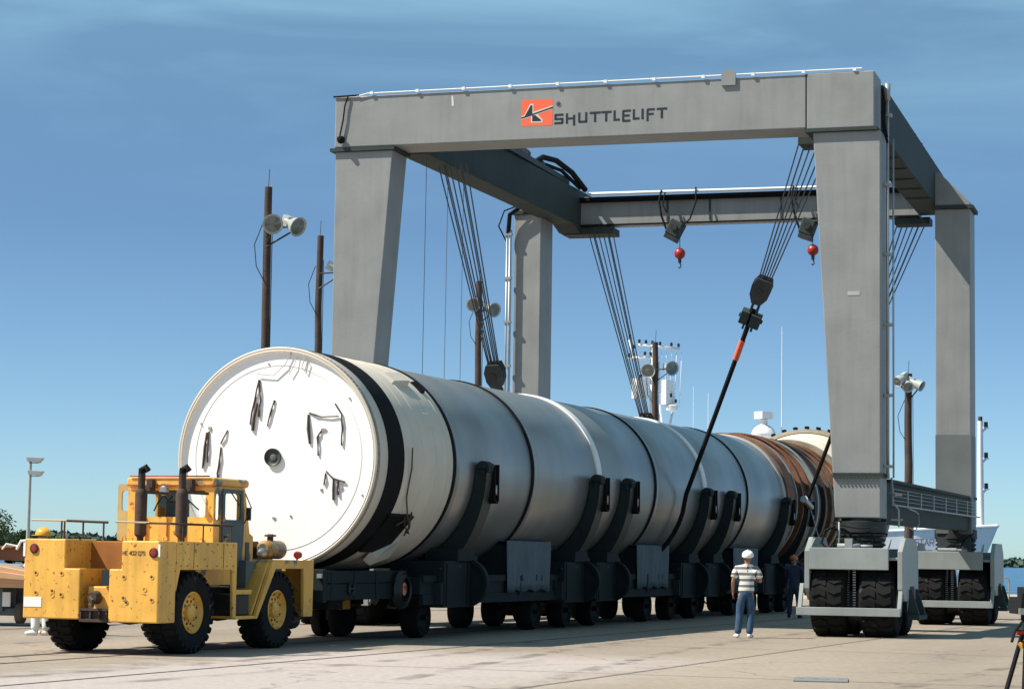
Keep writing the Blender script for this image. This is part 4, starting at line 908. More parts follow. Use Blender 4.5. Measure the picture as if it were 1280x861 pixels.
# cab
CX0, CX1, CY0, CY1, CB, CT = -1.87, -.36, 2.2, 3.38, 1.0, 2.60
def roundrect(x0, x1, z0, z1, r, n=4):
    q = []
    for cx_, cz_, a in ((x1-r, z1-r, 0), (x0+r, z1-r, 90), (x0+r, z0+r, 180), (x1-r, z0+r, 270)):
        q += [(cx_+r*math.cos(R(a+90*i/n)), cz_+r*math.sin(R(a+90*i/n))) for i in range(n+1)]
    return q
def holed(outer, holes, axis, a, b):
    """flat panel with window holes, pushed from a to b"""
    bm = bmesh.new(); loops = [outer]+holes; edges = []
    for L_ in loops:
        vs = [bm.verts.new((u, v, 0)) for u, v in L_]
        edges += [bm.edges.new((vs[i], vs[(i+1) % len(vs)])) for i in range(len(vs))]
    bmesh.ops.triangle_fill(bm, edges=edges, use_beauty=True, use_dissolve=False)
    m = MB(); P = (lambda u, v, t: (t, u, v)) if axis == 'x' else (lambda u, v, t: (u, t, v))
    bm.verts.index_update(); co = [(v.co.x, v.co.y) for v in bm.verts]; n = len(co)
    fs = [[v.index for v in f.verts] for f in bm.faces]; o = [P(u, v, a) for u, v in co]+[P(u, v, b) for u, v in co]
    ff = fs+[[i+n for i in f[::-1]] for f in fs]
    k0 = 0
    for L_ in loops:
        q = len(L_); ff += [(k0+i, k0+(i+1) % q, k0+(i+1) % q+n, k0+i+n) for i in range(q)]; k0 += q
    bm.free(); m.add(o, ff); return m
rw = roundrect(-1.62, -.50, 2.03, 2.44, .05)
cab = holed(roundrect(CX0, CX1, CB, 2.50, .04), [rw], 'y', CY0, CY0+.04).build('cab_rear_wall', YEL, tk)
sw_ = roundrect(2.27, 2.42, 1.98, 2.40, .06); dw = roundrect(2.52, 3.03, 2.0, 2.41, .05)
holed([(2.242, CB), (3.5, CB), (3.5, 1.75), (3.38, 1.80), (3.20, 2.50), (2.242, 2.50)], [sw_, dw], 'x', CX1-.04, CX1).build('cab_side_wall', YEL2, tk)
holed([(2.242, CB), (3.5, CB), (3.5, 1.75), (3.38, 1.80), (3.20, 2.50), (2.242, 2.50)], [roundrect(2.3, 3.03, 2.0, 2.41, .05)], 'x', CX0, CX0+.04).build('cab_side_wall', YEL2, tk)
holed(roundrect(CX0+.05, CX1-.05, 1.0, 2.5, .02), [roundrect(-1.75, -.48, 1.85, 2.42, .06)], 'y', 3.16, 3.2).build('cab_front_wall', YEL2, tk)
m = MB(); pr = roundrect(CX0-.02, CX1+.02, 2.505, 2.64, .06, 5); m.prism(pr, 'y', CY0-.03, 3.30); rf = m.build('cab_roof', YEL2, tk, .02)
m = MB(); m.tube([(CX0+.05, CY0-.05, 2.655), (CX1-.05, CY0-.05, 2.655)], .012, 6); m.box(CX0, CX1, CY0-.04, CY0-.03, 2.505, 2.52); m.build('red_roof_bar', mat('rust_red_trim', (.38, .07, .03), .6), rf)
m = MB(); dr = holed([(2.45, 1.35), (2.62, 1.25), (3.08, 1.28), (3.14, 1.9), (3.10, 2.47), (2.45, 2.47)], [dw], 'x', CX1+.001, CX1+.03).build('cab_door', PRIMER, tk)
m = MB(); m.box(CX1+.03, CX1+.05, 2.5, 2.6, 1.72, 1.75); m.tube([(CX1+.04, 2.68, 2.42), (CX1+.04, 3.0, 2.2)], .01, 5); m.tube([(CX1+.05, 3.12, 2.42), (CX1+.12, 3.2, 2.2), (CX1+.05, 3.1, 1.95)], .01, 6); m.build('door_handle', RUSTY, dr)
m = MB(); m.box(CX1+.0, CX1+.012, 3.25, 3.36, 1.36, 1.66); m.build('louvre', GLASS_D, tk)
m = MB(); m.box(CX1+.05, CX1+.12, 3.16, 3.2, 2.0, 2.2); m.build('mirror', GLASS_D, tk)
# open left door swung back, seen as a narrow frame beside the cab
m = holed(roundrect(-2.19, -1.90, 1.66, 2.54, .04), [roundrect(-2.12, -1.97, 2.12, 2.44, .05)], 'y', 2.42, 2.45); m.build('cab_door', PRIMER if False else mat('pale_door_yellow', (.55, .40, .16), .5, 0, .15, 4), tk)
# inside of the cab
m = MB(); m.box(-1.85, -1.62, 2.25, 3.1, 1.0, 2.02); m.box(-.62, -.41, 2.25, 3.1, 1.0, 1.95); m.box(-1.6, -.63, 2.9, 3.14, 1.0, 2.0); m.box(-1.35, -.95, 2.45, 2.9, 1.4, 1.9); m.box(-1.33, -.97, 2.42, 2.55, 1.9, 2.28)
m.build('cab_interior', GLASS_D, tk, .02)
m = MB(); m.box(-1.5, -1.25, 2.5, 2.6, 2.18, 2.43); m.build('heater_box', mat('blue_grey_box', (.16, .24, .29), .5), tk)
m = MB(); m.box(CX0+.3, CX0+.34, 2.16, 2.2, 1.66, 2.02); m.box(-.9, -.86, 2.16, 2.2, 1.66, 2.02); m.box(-1.30, -1.16, 2.17, 2.195, 1.66, 2.0); m.build('rear_rib', YEL2, tk)
def glass():
    g_ = bpy.data.materials.new('window_glass'); g_.use_nodes = True; b = g_.node_tree.nodes['Principled BSDF']
    b.inputs['Base Color'].default_value = (.85, .9, .9, 1); b.inputs['Transmission Weight'].default_value = 1; b.inputs['Roughness'].default_value = .03; b.inputs['IOR'].default_value = 1.05
    return g_
GL = glass()
m = MB(); m.box(-1.62, -.50, CY0+.015, CY0+.02, 2.03, 2.44); m.build('rear_window', GL, tk)
m = MB(); m.box(CX1-.02, CX1-.015, 2.52, 3.03, 2.0, 2.41); m.build('door_window', GL, tk)
m = MB(); m.tube([(-.98, CY0-.02, 2.44), (-.60, CY0-.03, 2.14)], .012, 6); m.tube([(-.72, CY0-.02, 2.44), (-.66, CY0-.02, 2.38)], .012, 6); m.build('wiper', BLACK, tk)
m = MB(); M = Matrix.Translation((-1.18, CY0-.09, 2.43)); m.lathe([(0, -.05), (.06, -.045), (.075, -.03), (.07, .02), (.03, .06), (0, .06)], 18, M); l = m.build('work_lamp', STEEL, tk)
m = MB(); m.tube([(-1.18, CY0-.05, 2.40), (-1.30, CY0-.06, 2.25), (-1.38, CY0-.04, 2.12)], .012, 5); m.tube([(-1.2, CY0-.06, 2.37), (-1.13, CY0-.05, 2.28), (-1.05, CY0-.05, 2.35)], .01, 5); m.build('lamp_lead', BLACK, l)
# exhaust stacks
for x in (-.80, -.11):
    m = MB(); y = .80
    m.lathe([(0, 1.64), (.05, 1.64), (.05, 1.70), (.088, 1.74), (.092, 2.34), (.075, 2.40), (.055, 2.42), (.055, 2.64), (0, 2.64)], 20, Matrix.Translation((x, y, 0)), 'z')
    e = m.build('exhaust_stack', RUSTY, tk)
    m = MB(); m.tube([(x, y, 2.60), (x, y, 2.70), (x+.05, y+.02, 2.74), (x+.09, y+.03, 2.68)], [.056, .056, .05, .048], 10); m.build('rain_cap', BLACK, e)
    m = MB(); m.box(x+.02, x+.14, y-.02, y+.02, 2.41, 2.44); m.box(x-.03, x+.03, y+.05, y+.75, 2.35, 2.39); m.build('stack_bracket', RUSTY, e)
for x in (-1.42, -.72):
    m = MB(); m.box(x-.05, x+.05, CY0-.14, CY0-.035, 2.42, 2.60); m.lathe([(0, -.2), (.05, -.2), (.05, -.14), (0, -.14)], 12, Matrix.Translation((x, CY0, 2.45))); m.build('rear_floodlight', RUSTY, tk)
# hand rails round the rear deck
m = MB(); m.tube([(-2.36, .3, 1.935), (-1.62, .3, 1.93)], .014, 6); m.tube([(-.92, .3, 1.92), (-.35, .3, 1.91)], .014, 6); m.build('handrail', mat('pale_rail', (.5, .40, .30), .6), tk)
m = MB(); m.tube([(-1.75, .3, 1.93), (-1.05, .3, 1.91)], .02, 6)
for x in (-1.84, -1.79, -1.47, -1.12): m.tube([(x, .3, 1.66), (x, .3, 1.92)], .014, 6)
m.tube([(-.40, .3, 1.905), (-.02, .3, 1.90), (-.02, 2.2, 1.9)], .018, 6)
for y in (.7, 1.3, 1.8, 2.15): m.tube([(-.02, y, 1.64), (-.02, y, 1.9)], .012, 6)
m.build('handrail', RUSTY, tk)
for x, z in ((-1.02, 1.645), (-.32, 1.645)):
    m = MB(); m.tube([(x-.035, .7, z), (x-.03, .7, z+.05), (x, .7, z+.085), (x+.03, .7, z+.05), (x+.035, .7, z)], .014, 6); m.build('lifting_eye', YEL, tk)
# engine hood, air cleaner and front fittings
m = MB(); m.prism([(3.4, 1.38), (4.7, 1.38), (4.72, 1.60), (3.4, 1.76)], 'x', -1.62, -.62); hd = m.build('hood', YEL2, tk, .02)
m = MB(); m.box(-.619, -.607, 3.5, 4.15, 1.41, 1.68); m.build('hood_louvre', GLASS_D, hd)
m = MB(); m.lathe([(0, 3.95), (.10, 3.95), (.145, 4.0), (.15, 4.5), (.12, 4.56), (0, 4.56)], 20, Matrix.Translation((-.42, 0, 1.55))); ac = m.build('air_cleaner', mat('patchy_cleaner', (.42, .23, .05), .5, 0, .2, 4, 0, 8, (.07, .09, .09), 5, .5), tk)
m = MB(); m.lathe([(0, 1.68), (.05, 1.68), (.05, 1.80), (0, 1.80)], 14, Matrix.Translation((-.42, 4.2, 0)), 'z'); m.box(-.49, -.35, 4.13, 4.27, 1.76, 1.79); m.build('filler_cap', RUSTY, ac)
m = MB(); m.lathe([(0, 3.82), (.05, 3.84), (.085, 3.92), (.085, 3.97), (0, 3.97)], 18, Matrix.Translation((-.42, 0, 1.49))); m.build('headlamp', STEEL, tk)
m = MB(); m.lathe([(0, 4.53), (.05, 4.54), (.065, 4.57), (.06, 4.64), (0, 4.64)], 18, Matrix.Translation((-.12, 0, 1.47))); m.box(-.13, -.11, 4.56, 4.6, 1.39, 1.45); m.build('red_lamp', REDLENS, tk)
m = MB(); m.box(-.05, .2, 2.5, 2.7, .95, 1.0) if False else None; m.prism([(3.0, .95), (3.35, 1.35), (3.0, 1.38)], 'x', -.5, -.2); m.build('battery_box', PRIMER, tk, .01)
def twheel(x, y, s):
    r = .605; t = MB(); w0 = x-.21; w1 = x+.21
    t.lathe([(r*.48, w0+.05), (r*.58, w0+.01), (r*.86, w0), (r*.955, w0+.05), (r*.965, x), (r*.955, w1-.05), (r*.86, w1), (r*.58, w1-.01), (r*.48, w1-.05)], 36, Matrix.Translation((0, y, r)), 'x')
    for i in range(26):
        for sd in (0, 1):
            M = Matrix.Translation((0, y, r)) @ Matrix.Rotation(2*math.pi*(i+.5*sd)/26, 4, 'X')
            xa, xb = (w0+.01, x-.03) if sd == 0 else (x+.03, w1-.01)
            t.box(xa, xb, -.042, .042, r*.95, r, M); xc, xd = (w0-.008, w0+.03) if sd == 0 else (w1-.03, w1+.008)
            t.box(xc, xd, -.035, .035, r*.86, r*.975, M)
    o = t.build('tyre', TYRE, tk)
    f = s*.21; m = MB(); k_ = lambda d: x+s*d
    m.lathe([(.295, k_(.16)), (.31, k_(.19)), (.295, k_(.20)), (.27, k_(.15)), (.22, k_(.10)), (.215, k_(.12)), (.13, k_(.125)), (.12, k_(.17)), (.09, k_(.19)), (0, k_(.19))], 32, Matrix.Translation((0, y, r)), 'x')
    m.build('rim', YEL, o)
    m = MB()
    for i in range(10):
        a = 2*math.pi*i/10; m.lathe([(0, k_(.13)), (.022, k_(.13)), (.022, k_(.115)), (0, k_(.115))], 8, Matrix.Translation((0, y+.17*math.cos(a), r+.17*math.sin(a))), 'x')
        m.lathe([(0, k_(.128)), (.026, k_(.128)), (.026, k_(.10)), (0, k_(.10))], 8, Matrix.Translation((0, y+.255*math.cos(a+.3), r+.255*math.sin(a+.3))), 'x')
    m.build('wheel_nuts', RUSTY, o)
for y in (1.12, 3.80):
    twheel(-.25, y, 1); twheel(XL+.25, y, -1)
    m = MB(); m.tube([(XL+.3, y, .6), (-.3, y, .6)], .1, 10); m.lathe([(0, -.22), (.16, -.15), (.18, 0), (.16, .15), (0, .22)], 16, Matrix.Translation((XM, y, .58)), 'x'); m.build('axle', GREASE, tk)

# ---------------------------------------------------------------- people
def skin(name, verts, edges, radii, material, parent, root=0, sub=2, extra=None):
    me = bpy.data.meshes.new(name); me.from_pydata(verts, edges, []); o = bpy.data.objects.new(name, me); COL.objects.link(o)
    md = o.modifiers.new('skin', 'SKIN'); md.use_smooth_shade = True; md.branch_smoothing = .6
    for i, v in enumerate(me.skin_vertices[0].data): rr = radii[i]; v.radius = rr if isinstance(rr, tuple) else (rr, rr); v.use_root = (i == root)
    sb = o.modifiers.new('sub', 'SUBSURF'); sb.levels = sub; sb.render_levels = sub
    dg = bpy.context.evaluated_depsgraph_get(); dg.update(); ev = o.evaluated_get(dg); me2 = bpy.data.meshes.new_from_object(ev)
    bm = bmesh.new(); bm.from_mesh(me2)
    if extra:
        for e in extra: bm.from_mesh(e)
    for f in bm.faces: f.smooth = True
    me3 = bpy.data.meshes.new(name); bm.to_mesh(me3); bm.free(); bpy.data.objects.remove(o)
    if material is None: return me3
    o = bpy.data.objects.new(name, me3); COL.objects.link(o); me3.materials.append(material); o.parent = parent; return o
def person(label, loc, rz, H, hips, J, shirt, trousers, shoes, hat, sleeve='short', longcoat=False, group=None):
    """J: joints in a 1.75 m body facing +y: hip/knee/ankle L,R; shoulder/elbow/wrist L,R; neck, head"""
    t = thing('person', label, 'person', loc, rz, group); t.scale = (H/1.75,)*3
    V = lambda k: Vector(J[k]); pel = V('pelvis')
    vs = [pel, pel+(V('chest')-pel)*.5, V('chest'), V('neck'), V('neck')+Vector((0, 0, .05)), V('head')-Vector((0, 0, .03)), V('head')+Vector((0, 0, .085))]
    ed = [(0, 1), (1, 2), (2, 3), (3, 4), (4, 5), (5, 6)]; ra = [(.12, .09), (.115, .085), (.125, .085), .06, .052, (.075, .088), (.062, .075)]
    for s in 'LR':
        b = len(vs); hp, kn, an = V('hip'+s), V('knee'+s), V('ankle'+s)
        vs += [hp, hp.lerp(kn, .5), kn, kn.lerp(an, .35), an, an+Vector((0, .13, -.055))*1.0]; ed += [(0, b)]+[(b+i, b+i+1) for i in range(5)]; ra += [.088, .078, .057, .055, .036, .034]
        b = len(vs); sh, el_, wr = V('shoulder'+s), V('elbow'+s), V('wrist'+s); hd_ = (wr-el_).normalized()
        vs += [sh, sh.lerp(el_, .5), el_, el_.lerp(wr, .4), wr, wr+hd_*.06]; ed += [(2, b)]+[(b+i, b+i+1) for i in range(5)]; ra += [.055, .048, .038, .038, .025, (.040, .022)]
    extra = []
    for s in 'LR':
        el_, wr = V('elbow'+s), V('wrist'+s); d = (wr-el_).normalized(); side = Vector((0, 1, 0)); side = (side-d*side.dot(d)).normalized(); nrm = d.cross(side)
        sg = 1 if s == 'L' else -1
        for k, (off, ln) in enumerate(((-.027, .06), (-.009, .075), (.009, .08), (.027, .07))):
            base = wr+d*.055+side*off; p1 = base+d*.035; p2 = p1+(d*.8+nrm*.35*sg).normalized()*ln*.35; p3 = p2+(d*.5+nrm*.7*sg).normalized()*ln*.3
            extra.append(skin('f', [base, p1, p2, p3], [(0, 1), (1, 2), (2, 3)], [.009, .0085, .008, .0065], None, None, 0, 1))
        b0 = wr+d*.03+side*.03; extra.append(skin('f', [b0, b0+(side*.8+d*.6)*.03, b0+(side*.5+d*.9)*.06, b0+(side*.3+d)*.08], [(0, 1), (1, 2), (2, 3)], [.011, .0105, .0095, .007], None, None, 0, 1))
    hdv = V('head'); tilt = J.get('tilt', 0); HM = Matrix.Translation(hdv) @ Matrix.Rotation(tilt, 4, 'X')
    fm = MB()
    fm.hexa([HM @ Vector(v) for v in ((-.012, .075, -.03), (.012, .075, -.03), (.018, .088, -.012), (-.018, .088, -.012))][::1], [HM @ Vector(v) for v in ((-.008, .075, .035), (.008, .075, .035), (.008, .083, .035), (-.008, .083, .035))])
    fm.hexa([HM @ Vector(v) for v in ((-.022, .07, -.055), (.022, .07, -.055), (.02, .084, -.052), (-.02, .084, -.052))], [HM @ Vector(v) for v in ((-.022, .07, -.043), (.022, .07, -.043), (.02, .084, -.045), (-.02, .084, -.045))])
    for s in (-1, 1): fm.lathe([(0, -.008), (.018, -.006), (.028, 0), (.018, .008), (0, .01)], 10, HM @ Matrix.Translation((s*.078, .0, .0)), 'x')
    tmp = fm.build('tmp', SKIN, None); extra.append(tmp.data); bpy.data.objects.remove(tmp)
    body = skin('body', vs, ed, ra, SKIN, t, 0, 2, extra)
    m = MB()
    for s in (-1, 1): m.lathe([(0, -.006), (.008, -.004), (.010, 0), (.008, .004), (0, .006)], 8, HM @ Matrix.Translation((s*.03, .080, .022)))
    m.build('eye', NAVY, t)
    # shirt
    ch = V('chest'); vs = [pel+Vector((0, 0, -.07)), pel+Vector((0, 0, .06)), pel+(ch-pel)*.6, ch+Vector((0, 0, .03)), V('neck')+Vector((0, 0, .01))]; ed = [(0, 1), (1, 2), (2, 3), (3, 4)]; ra = [(.185, .14), (.18, .135), (.185, .135), (.19, .13), .08]
    for s in 'LR':
        b = len(vs); sh, el_, wr = V('shoulder'+s), V('elbow'+s), V('wrist'+s)
        if sleeve == 'short': vs += [sh, sh.lerp(el_, .45), sh.lerp(el_, .8)]; ed += [(3, b), (b, b+1), (b+1, b+2)]; ra += [.085, .082, .085]
        else: vs += [sh, sh.lerp(el_, .5), el_, el_.lerp(wr, .5), el_.lerp(wr, .93)]; ed += [(3, b)]+[(b+i, b+i+1) for i in range(4)]; ra += [.085, .076, .064, .058, .055]
    skin('shirt', vs, ed, ra, shirt, t, 0, 2)
    vs = [pel+Vector((0, 0, .12)), pel+Vector((0, 0, .03)), pel-Vector((0, 0, .05))]; ed = [(0, 1), (1, 2)]; ra = [(.17, .125), (.175, .13), (.172, .14)]
    for s in 'LR':
        b = len(vs); hp, kn, an = V('hip'+s), V('knee'+s), V('ankle'+s)
        vs += [hp, hp.lerp(kn, .5), kn, kn.lerp(an, .5), an+Vector((0, 0, -.02))]; ed += [(2, b)]+[(b+i, b+i+1) for i in range(4)]; ra += [.118, .105, .084, .076, .08]
    skin('trousers', vs, ed, ra, trousers, t, 0, 2)
    for s in 'LR':
        an = V('ankle'+s); fx = J.get('toe'+s, 0); d = Vector((math.sin(fx), math.cos(fx), 0))
        z = .045; skin('shoe', [Vector((an.x, an.y, z))-d*.06, Vector((an.x, an.y, z+.01))+d*.02, Vector((an.x, an.y, z-.005))+d*.12, Vector((an.x, an.y, z-.012))+d*.19], [(0, 1), (1, 2), (2, 3)], [.046, .052, (.048, .038), (.042, .030)], shoes, t, 0, 2)
    M = HM @ Matrix.Translation((0, -.005, .045))
    m = MB(); m.lathe([(.118, -.005), (.120, .0), (.122, .02), (.115, .06), (.09, .095), (.05, .118), (.001, .126)], 28, M @ Matrix.Scale(1.15, 4, (0, 1, 0)), 'z')
    m.lathe([(.001, .126), (.05, .118)], 28, M, 'z')
    m.hexa([M @ Vector(v) for v in ((-.08, .10, -.008), (.08, .10, -.008), (.05, .195, -.016), (-.05, .195, -.016))], [M @ Vector(v) for v in ((-.08, .10, .004), (.08, .10, .004), (.05, .195, -.008), (-.05, .195, -.008))])
    m.tube([M @ Vector((0, -.14*math.cos(a), .13*math.sin(a)+.0)) for a in [math.pi*i/10 for i in range(1, 10)]], .012, 6)
    h = m.build('hard_hat', hat, t)
    return t
def striped():
    m = bpy.data.materials.new('striped_polo'); m.use_nodes = True; t = m.node_tree; N = t.nodes; b = N['Principled BSDF']; b.inputs['Roughness'].default_value = .85
    tc = N.new('ShaderNodeTexCoord'); s = N.new('ShaderNodeSeparateXYZ'); t.links.new(tc.outputs['Object'], s.inputs[0])
    mu = N.new('ShaderNodeMath'); mu.operation = 'MULTIPLY'; mu.inputs[1].default_value = 8.2; t.links.new(s.outputs[2], mu.inputs[0])
    fr_ = N.new('ShaderNodeMath'); fr_.operation = 'FRACT'; t.links.new(mu.outputs[0], fr_.inputs[0])
    cr = N.new('ShaderNodeValToRGB'); cr.color_ramp.interpolation = 'CONSTANT'; e = cr.color_ramp.elements
    e[0].position = 0; e[0].color = (.72, .70, .64, 1); e[1].position = .48; e[1].color = (.10, .10, .11, 1)
    for p, c in ((.62, (.2, .19, .17, 1)), (.72, (.10, .10, .11, 1)), (.88, (.45, .43, .4, 1)), (.94, (.72, .7, .64, 1))):
        q = cr.color_ramp.elements.new(p); q.color = c
    t.links.new(fr_.outputs[0], cr.inputs[0]); t.links.new(cr.outputs[0], b.inputs['Base Color']); return m
J1 = dict(pelvis=(0, 0, .95), chest=(.01, .01, 1.30), neck=(.02, .02, 1.50), head=(.03, .04, 1.625), tilt=.25,
          hipL=(-.09, 0, .90), kneeL=(-.13, .02, .50), ankleL=(-.17, -.02, .09), hipR=(.09, 0, .90), kneeR=(.10, .05, .50), ankleR=(.07, .0, .09),
          shoulderL=(-.20, 0, 1.43), elbowL=(-.27, -.03, 1.15), wristL=(-.27, .06, .92), shoulderR=(.22, .02, 1.42), elbowR=(.30, .02, 1.15), wristR=(.16, .24, 1.22), toeL=-.35, toeR=.3)
person('man in white hard hat, striped polo and blue jeans, seen from behind', (4.58, 44.38, 0), -.12, 1.64, 0, J1, striped(), JEANS, WCLOTH, HATW)
J2 = dict(pelvis=(0, 0, .95), chest=(0, .0, 1.30), neck=(0, .01, 1.50), head=(-.02, .03, 1.62), tilt=.05,
          hipL=(-.09, 0, .90), kneeL=(-.12, .02, .50), ankleL=(-.15, 0, .09), hipR=(.09, 0, .90), kneeR=(.12, .02, .50), ankleR=(.14, 0, .09),
          shoulderL=(-.20, 0, 1.43), elbowL=(-.25, .10, 1.17), wristL=(-.12, .30, 1.15), shoulderR=(.20, 0, 1.43), elbowR=(.27, -.02, 1.15), wristR=(.26, .05, .90), toeL=-.2, toeR=.2)
person('man in orange hard hat and dark blue coveralls, standing in shade beside crane wheels', (7.47, 60.2, 0), -.3, 1.60, 0, J2, COVER, COVER, BLACK, HATO, 'long')
J3 = dict(J2); J3.update(kneeL=(-.10, .08, .50), ankleL=(-.12, .05, .09))
person('man in yellow hard hat and white trousers mostly hidden behind the tow tractor', (-8.2, 40.6, 0), 1.2, 1.84, 0, J3, WCLOTH, WCLOTH, WCLOTH, HATY, 'long')

# ---------------------------------------------------------------- wooden poles with floodlights
def bell(parent, pos, aim, r=.26):
    r *= .88
    aim = Vector(aim).normalized(); M = Matrix.Translation(pos) @ aim.to_track_quat('Z', 'Y').to_matrix().to_4x4()
    m = MB(); m.lathe([(.001, -.42), (.10, -.42), (.11, -.30), (.12, -.18), (.19, -.10), (r, .10), (r+.02, .12), (r, .125), (r-.03, .10), (.1, .0)], 24, M, 'z')
    m.box(-.09, .09, -.14, .14, -.50, -.26, M)
    h = m.build('floodlight', LAMPW, parent)
    m = MB(); m.lathe([(r-.02, .09), (.001, .13)], 24, M, 'z'); m.build('lens', LENS, h)
    return h
def pole(x, y, h, rad, lamps, label, arms=(), group='timber floodlight poles'):
    t = thing('floodlight_pole', label, 'pole', (x, y, 0), 0, group)
    m = MB(); n = 10; m.tube([(random.uniform(-.02, .02), random.uniform(-.02, .02), h*i/n) for i in range(n+1)], [rad*(1.35-.35*i/n) for i in range(n+1)], 14); m.build('post', WOOD, t)
    m = MB(); m.tube([(0, 0, h), (.02, 0, h+.5)], .012, 5); m.build('lightning_rod', ROPE, t)
    for (dx, dz, aim, r) in lamps:
        bell(t, (dx, -.35, h+dz), aim, r)
    m = MB()
    for (dx, dz, aim, r) in lamps:
        m.tube([(0, -.1, h+dz-.55), (dx, -.32, h+dz-.1)], .025, 6); m.tube([(0, -.1, h+dz-.05), (dx, -.3, h+dz-.02)], .025, 6)
    if lamps: m.tube([(-rad*1.2, -.05, h-1.0), (-rad*3.2, -.1, h-1.6), (-rad*2.6, -.1, h-2.2), (-.0, -.1, h-2.7)], .014, 5)
    m.tube([(rad*1.25, -.02, h-.8), (rad*1.4, -.02, .2)], .012, 5); m.build('bracket', GREASE, t)
    return t
pole(-6.72, 62, 11.45, .105, [(.18, -1.05, (.1, -1, -.35), .30), (.80, -1.1, (.9, -.8, -.55), .30)], 'tallest dark timber pole with two white floodlights, leftmost above the booster')
t = pole(-6.3, 74, 11.80, .105, [(.72, -1.2, (1, .1, -.5), .24)], 'dark timber pole right beside the left crane leg with its lamp half hidden')
pole(-1.32, 90, 12.3, .12, [(-.2, -.95, (-.2, -1, -.4), .30), (.55, -1.15, (.7, -1, -.35), .32)], 'timber pole with two white floodlights behind the left hoist ropes')
pole(5.98, 95, 10.45, .12, [(-.30, -1.2, (-.3, -1, -.3), .33), (.62, -1.1, (.5, -1, -.2), .33)], 'timber pole with a pale cross bar and two lamps in front of the ship mast')
m = MB(); 
pole(14.95, 86, 8.55, .13, [(-.42, -.3, (-.7, -.6, -.5), .22), (-.1, -.5, (.1, -1, -.5), .22), (.35, -.45, (.8, -.6, -.5), .22)], 'timber pole with a cluster of small lamps between the two right crane legs')

# pale steel lamp post far left
t = thing('lamp_post', 'slim white steel lamp post with two box lamps at the far left', 'lamp post', (-16.75, 80, 0))
m = MB(); m.tube([(0, 0, 0), (0, 0, 4.55)], [.07, .055], 10); m.build('post', LAMPW, t)
for (dx, z, w_) in ((.12, 4.60, .34), (.18, 4.14, .30)):
    m = MB(); m.hexa([(dx-.2, -.2, z-.05), (dx+w_*.6, -.2, z-.09), (dx+w_*.6, .2, z-.09), (dx-.2, .2, z-.05)], [(dx-.24, -.2, z+.10), (dx+w_, -.2, z+.08), (dx+w_, .2, z+.08), (dx-.24, .2, z+.10)]); h = m.build('lamp_head', LAMPW, t, .01)
    m = MB(); m.box(dx-.14, dx+w_*.5, -.16, .16, z-.11, z-.092); m.build('lens', LENS, h)

# ---------------------------------------------------------------- ship moored beyond the quay
SHO = Vector((21.7, 102, 0)); shy = math.atan2(.6, .8)      # bow at SHO, hull runs away along (-.6,.8)
sh = thing('ship', 'white ship moored behind the crane with STAR on its bow', 'ship', SHO, shy)
def sec(y):
    """half breadth and deck height y metres behind the bow"""
    b = 4.6*(1-math.exp(-y/5.5)); d = 3.15-.9*min(1, y/14); return b, d
m = MB(); vs = []; ys = [0, .8, 1.8, 3, 5, 8, 12, 18, 26, 34, 42]
for y in ys:
    b, d = sec(y); b = max(b, .04); k_ = min(1, y/12)
    for s in (-1, 1):
        for (fz, fb) in ((d, 1), (d*.55, .90+.06*k_), (0, .62+.3*k_), (-1.6, .3+.6*k_)):
            rake = (1-k_)*(d-fz)*.55
            vs.append((s*b*fb, y+rake, fz))
fs = []
for i in range(len(ys)-1):
    for q in range(3):
        a = i*8+q; fs.append((a, a+1, a+9, a+8)); a += 4; fs.append((a, a+8, a+9, a+1))
    fs.append((i*8, i*8+8, i*8+12, i*8+4))
e = (len(ys)-1)*8; fs.append((e, e+1, e+2, e+3, e+7, e+6, e+5, e+4)); fs.append((0, 4, 5, 6, 7, 3, 2, 1))
m.add(vs, fs); hull = m.build('hull', SHIPW, sh)
m = MB()
for i in range(len(ys)-1):
    for s in (-1, 1):
        (b0, d0), (b1, d1) = sec(ys[i]), sec(ys[i+1]); m.tube([(s*max(b0, .04), ys[i], d0), (s*b1, ys[i+1], d1)], .06, 6)
m.build('gunwale', SHIPW, hull)
# bow lettering lies on the near side of the hull
M = Matrix.Translation((-1.96, 3.17, 2.24)) @ Matrix.Rotation(math.atan2(-.87, .49), 4, 'Z')
write('STAR', M, .27, 'ship_name', SHIPB, hull, .16, 5.2)
m = MB(); m.box(-3.2, 3.2, 11, 20, 2.2, 4.6); m.box(-2.6, 2.6, 12, 18, 4.6, 5.9); m.box(-4.0, 4.0, 20, 34, 2.2, 3.2); ss = m.build('superstructure', SHIPW, sh, .06)
m = MB()
for i in range(7): m.box(-2.3+i*.7, -1.8+i*.7, 11.97, 12.0, 5.0, 5.55)
for i in range(7): m.box(-2.62, -2.6, 12.4+i*.8, 12.95+i*.8, 5.0, 5.55)
m.build('bridge_window', GLASS_D, ss)
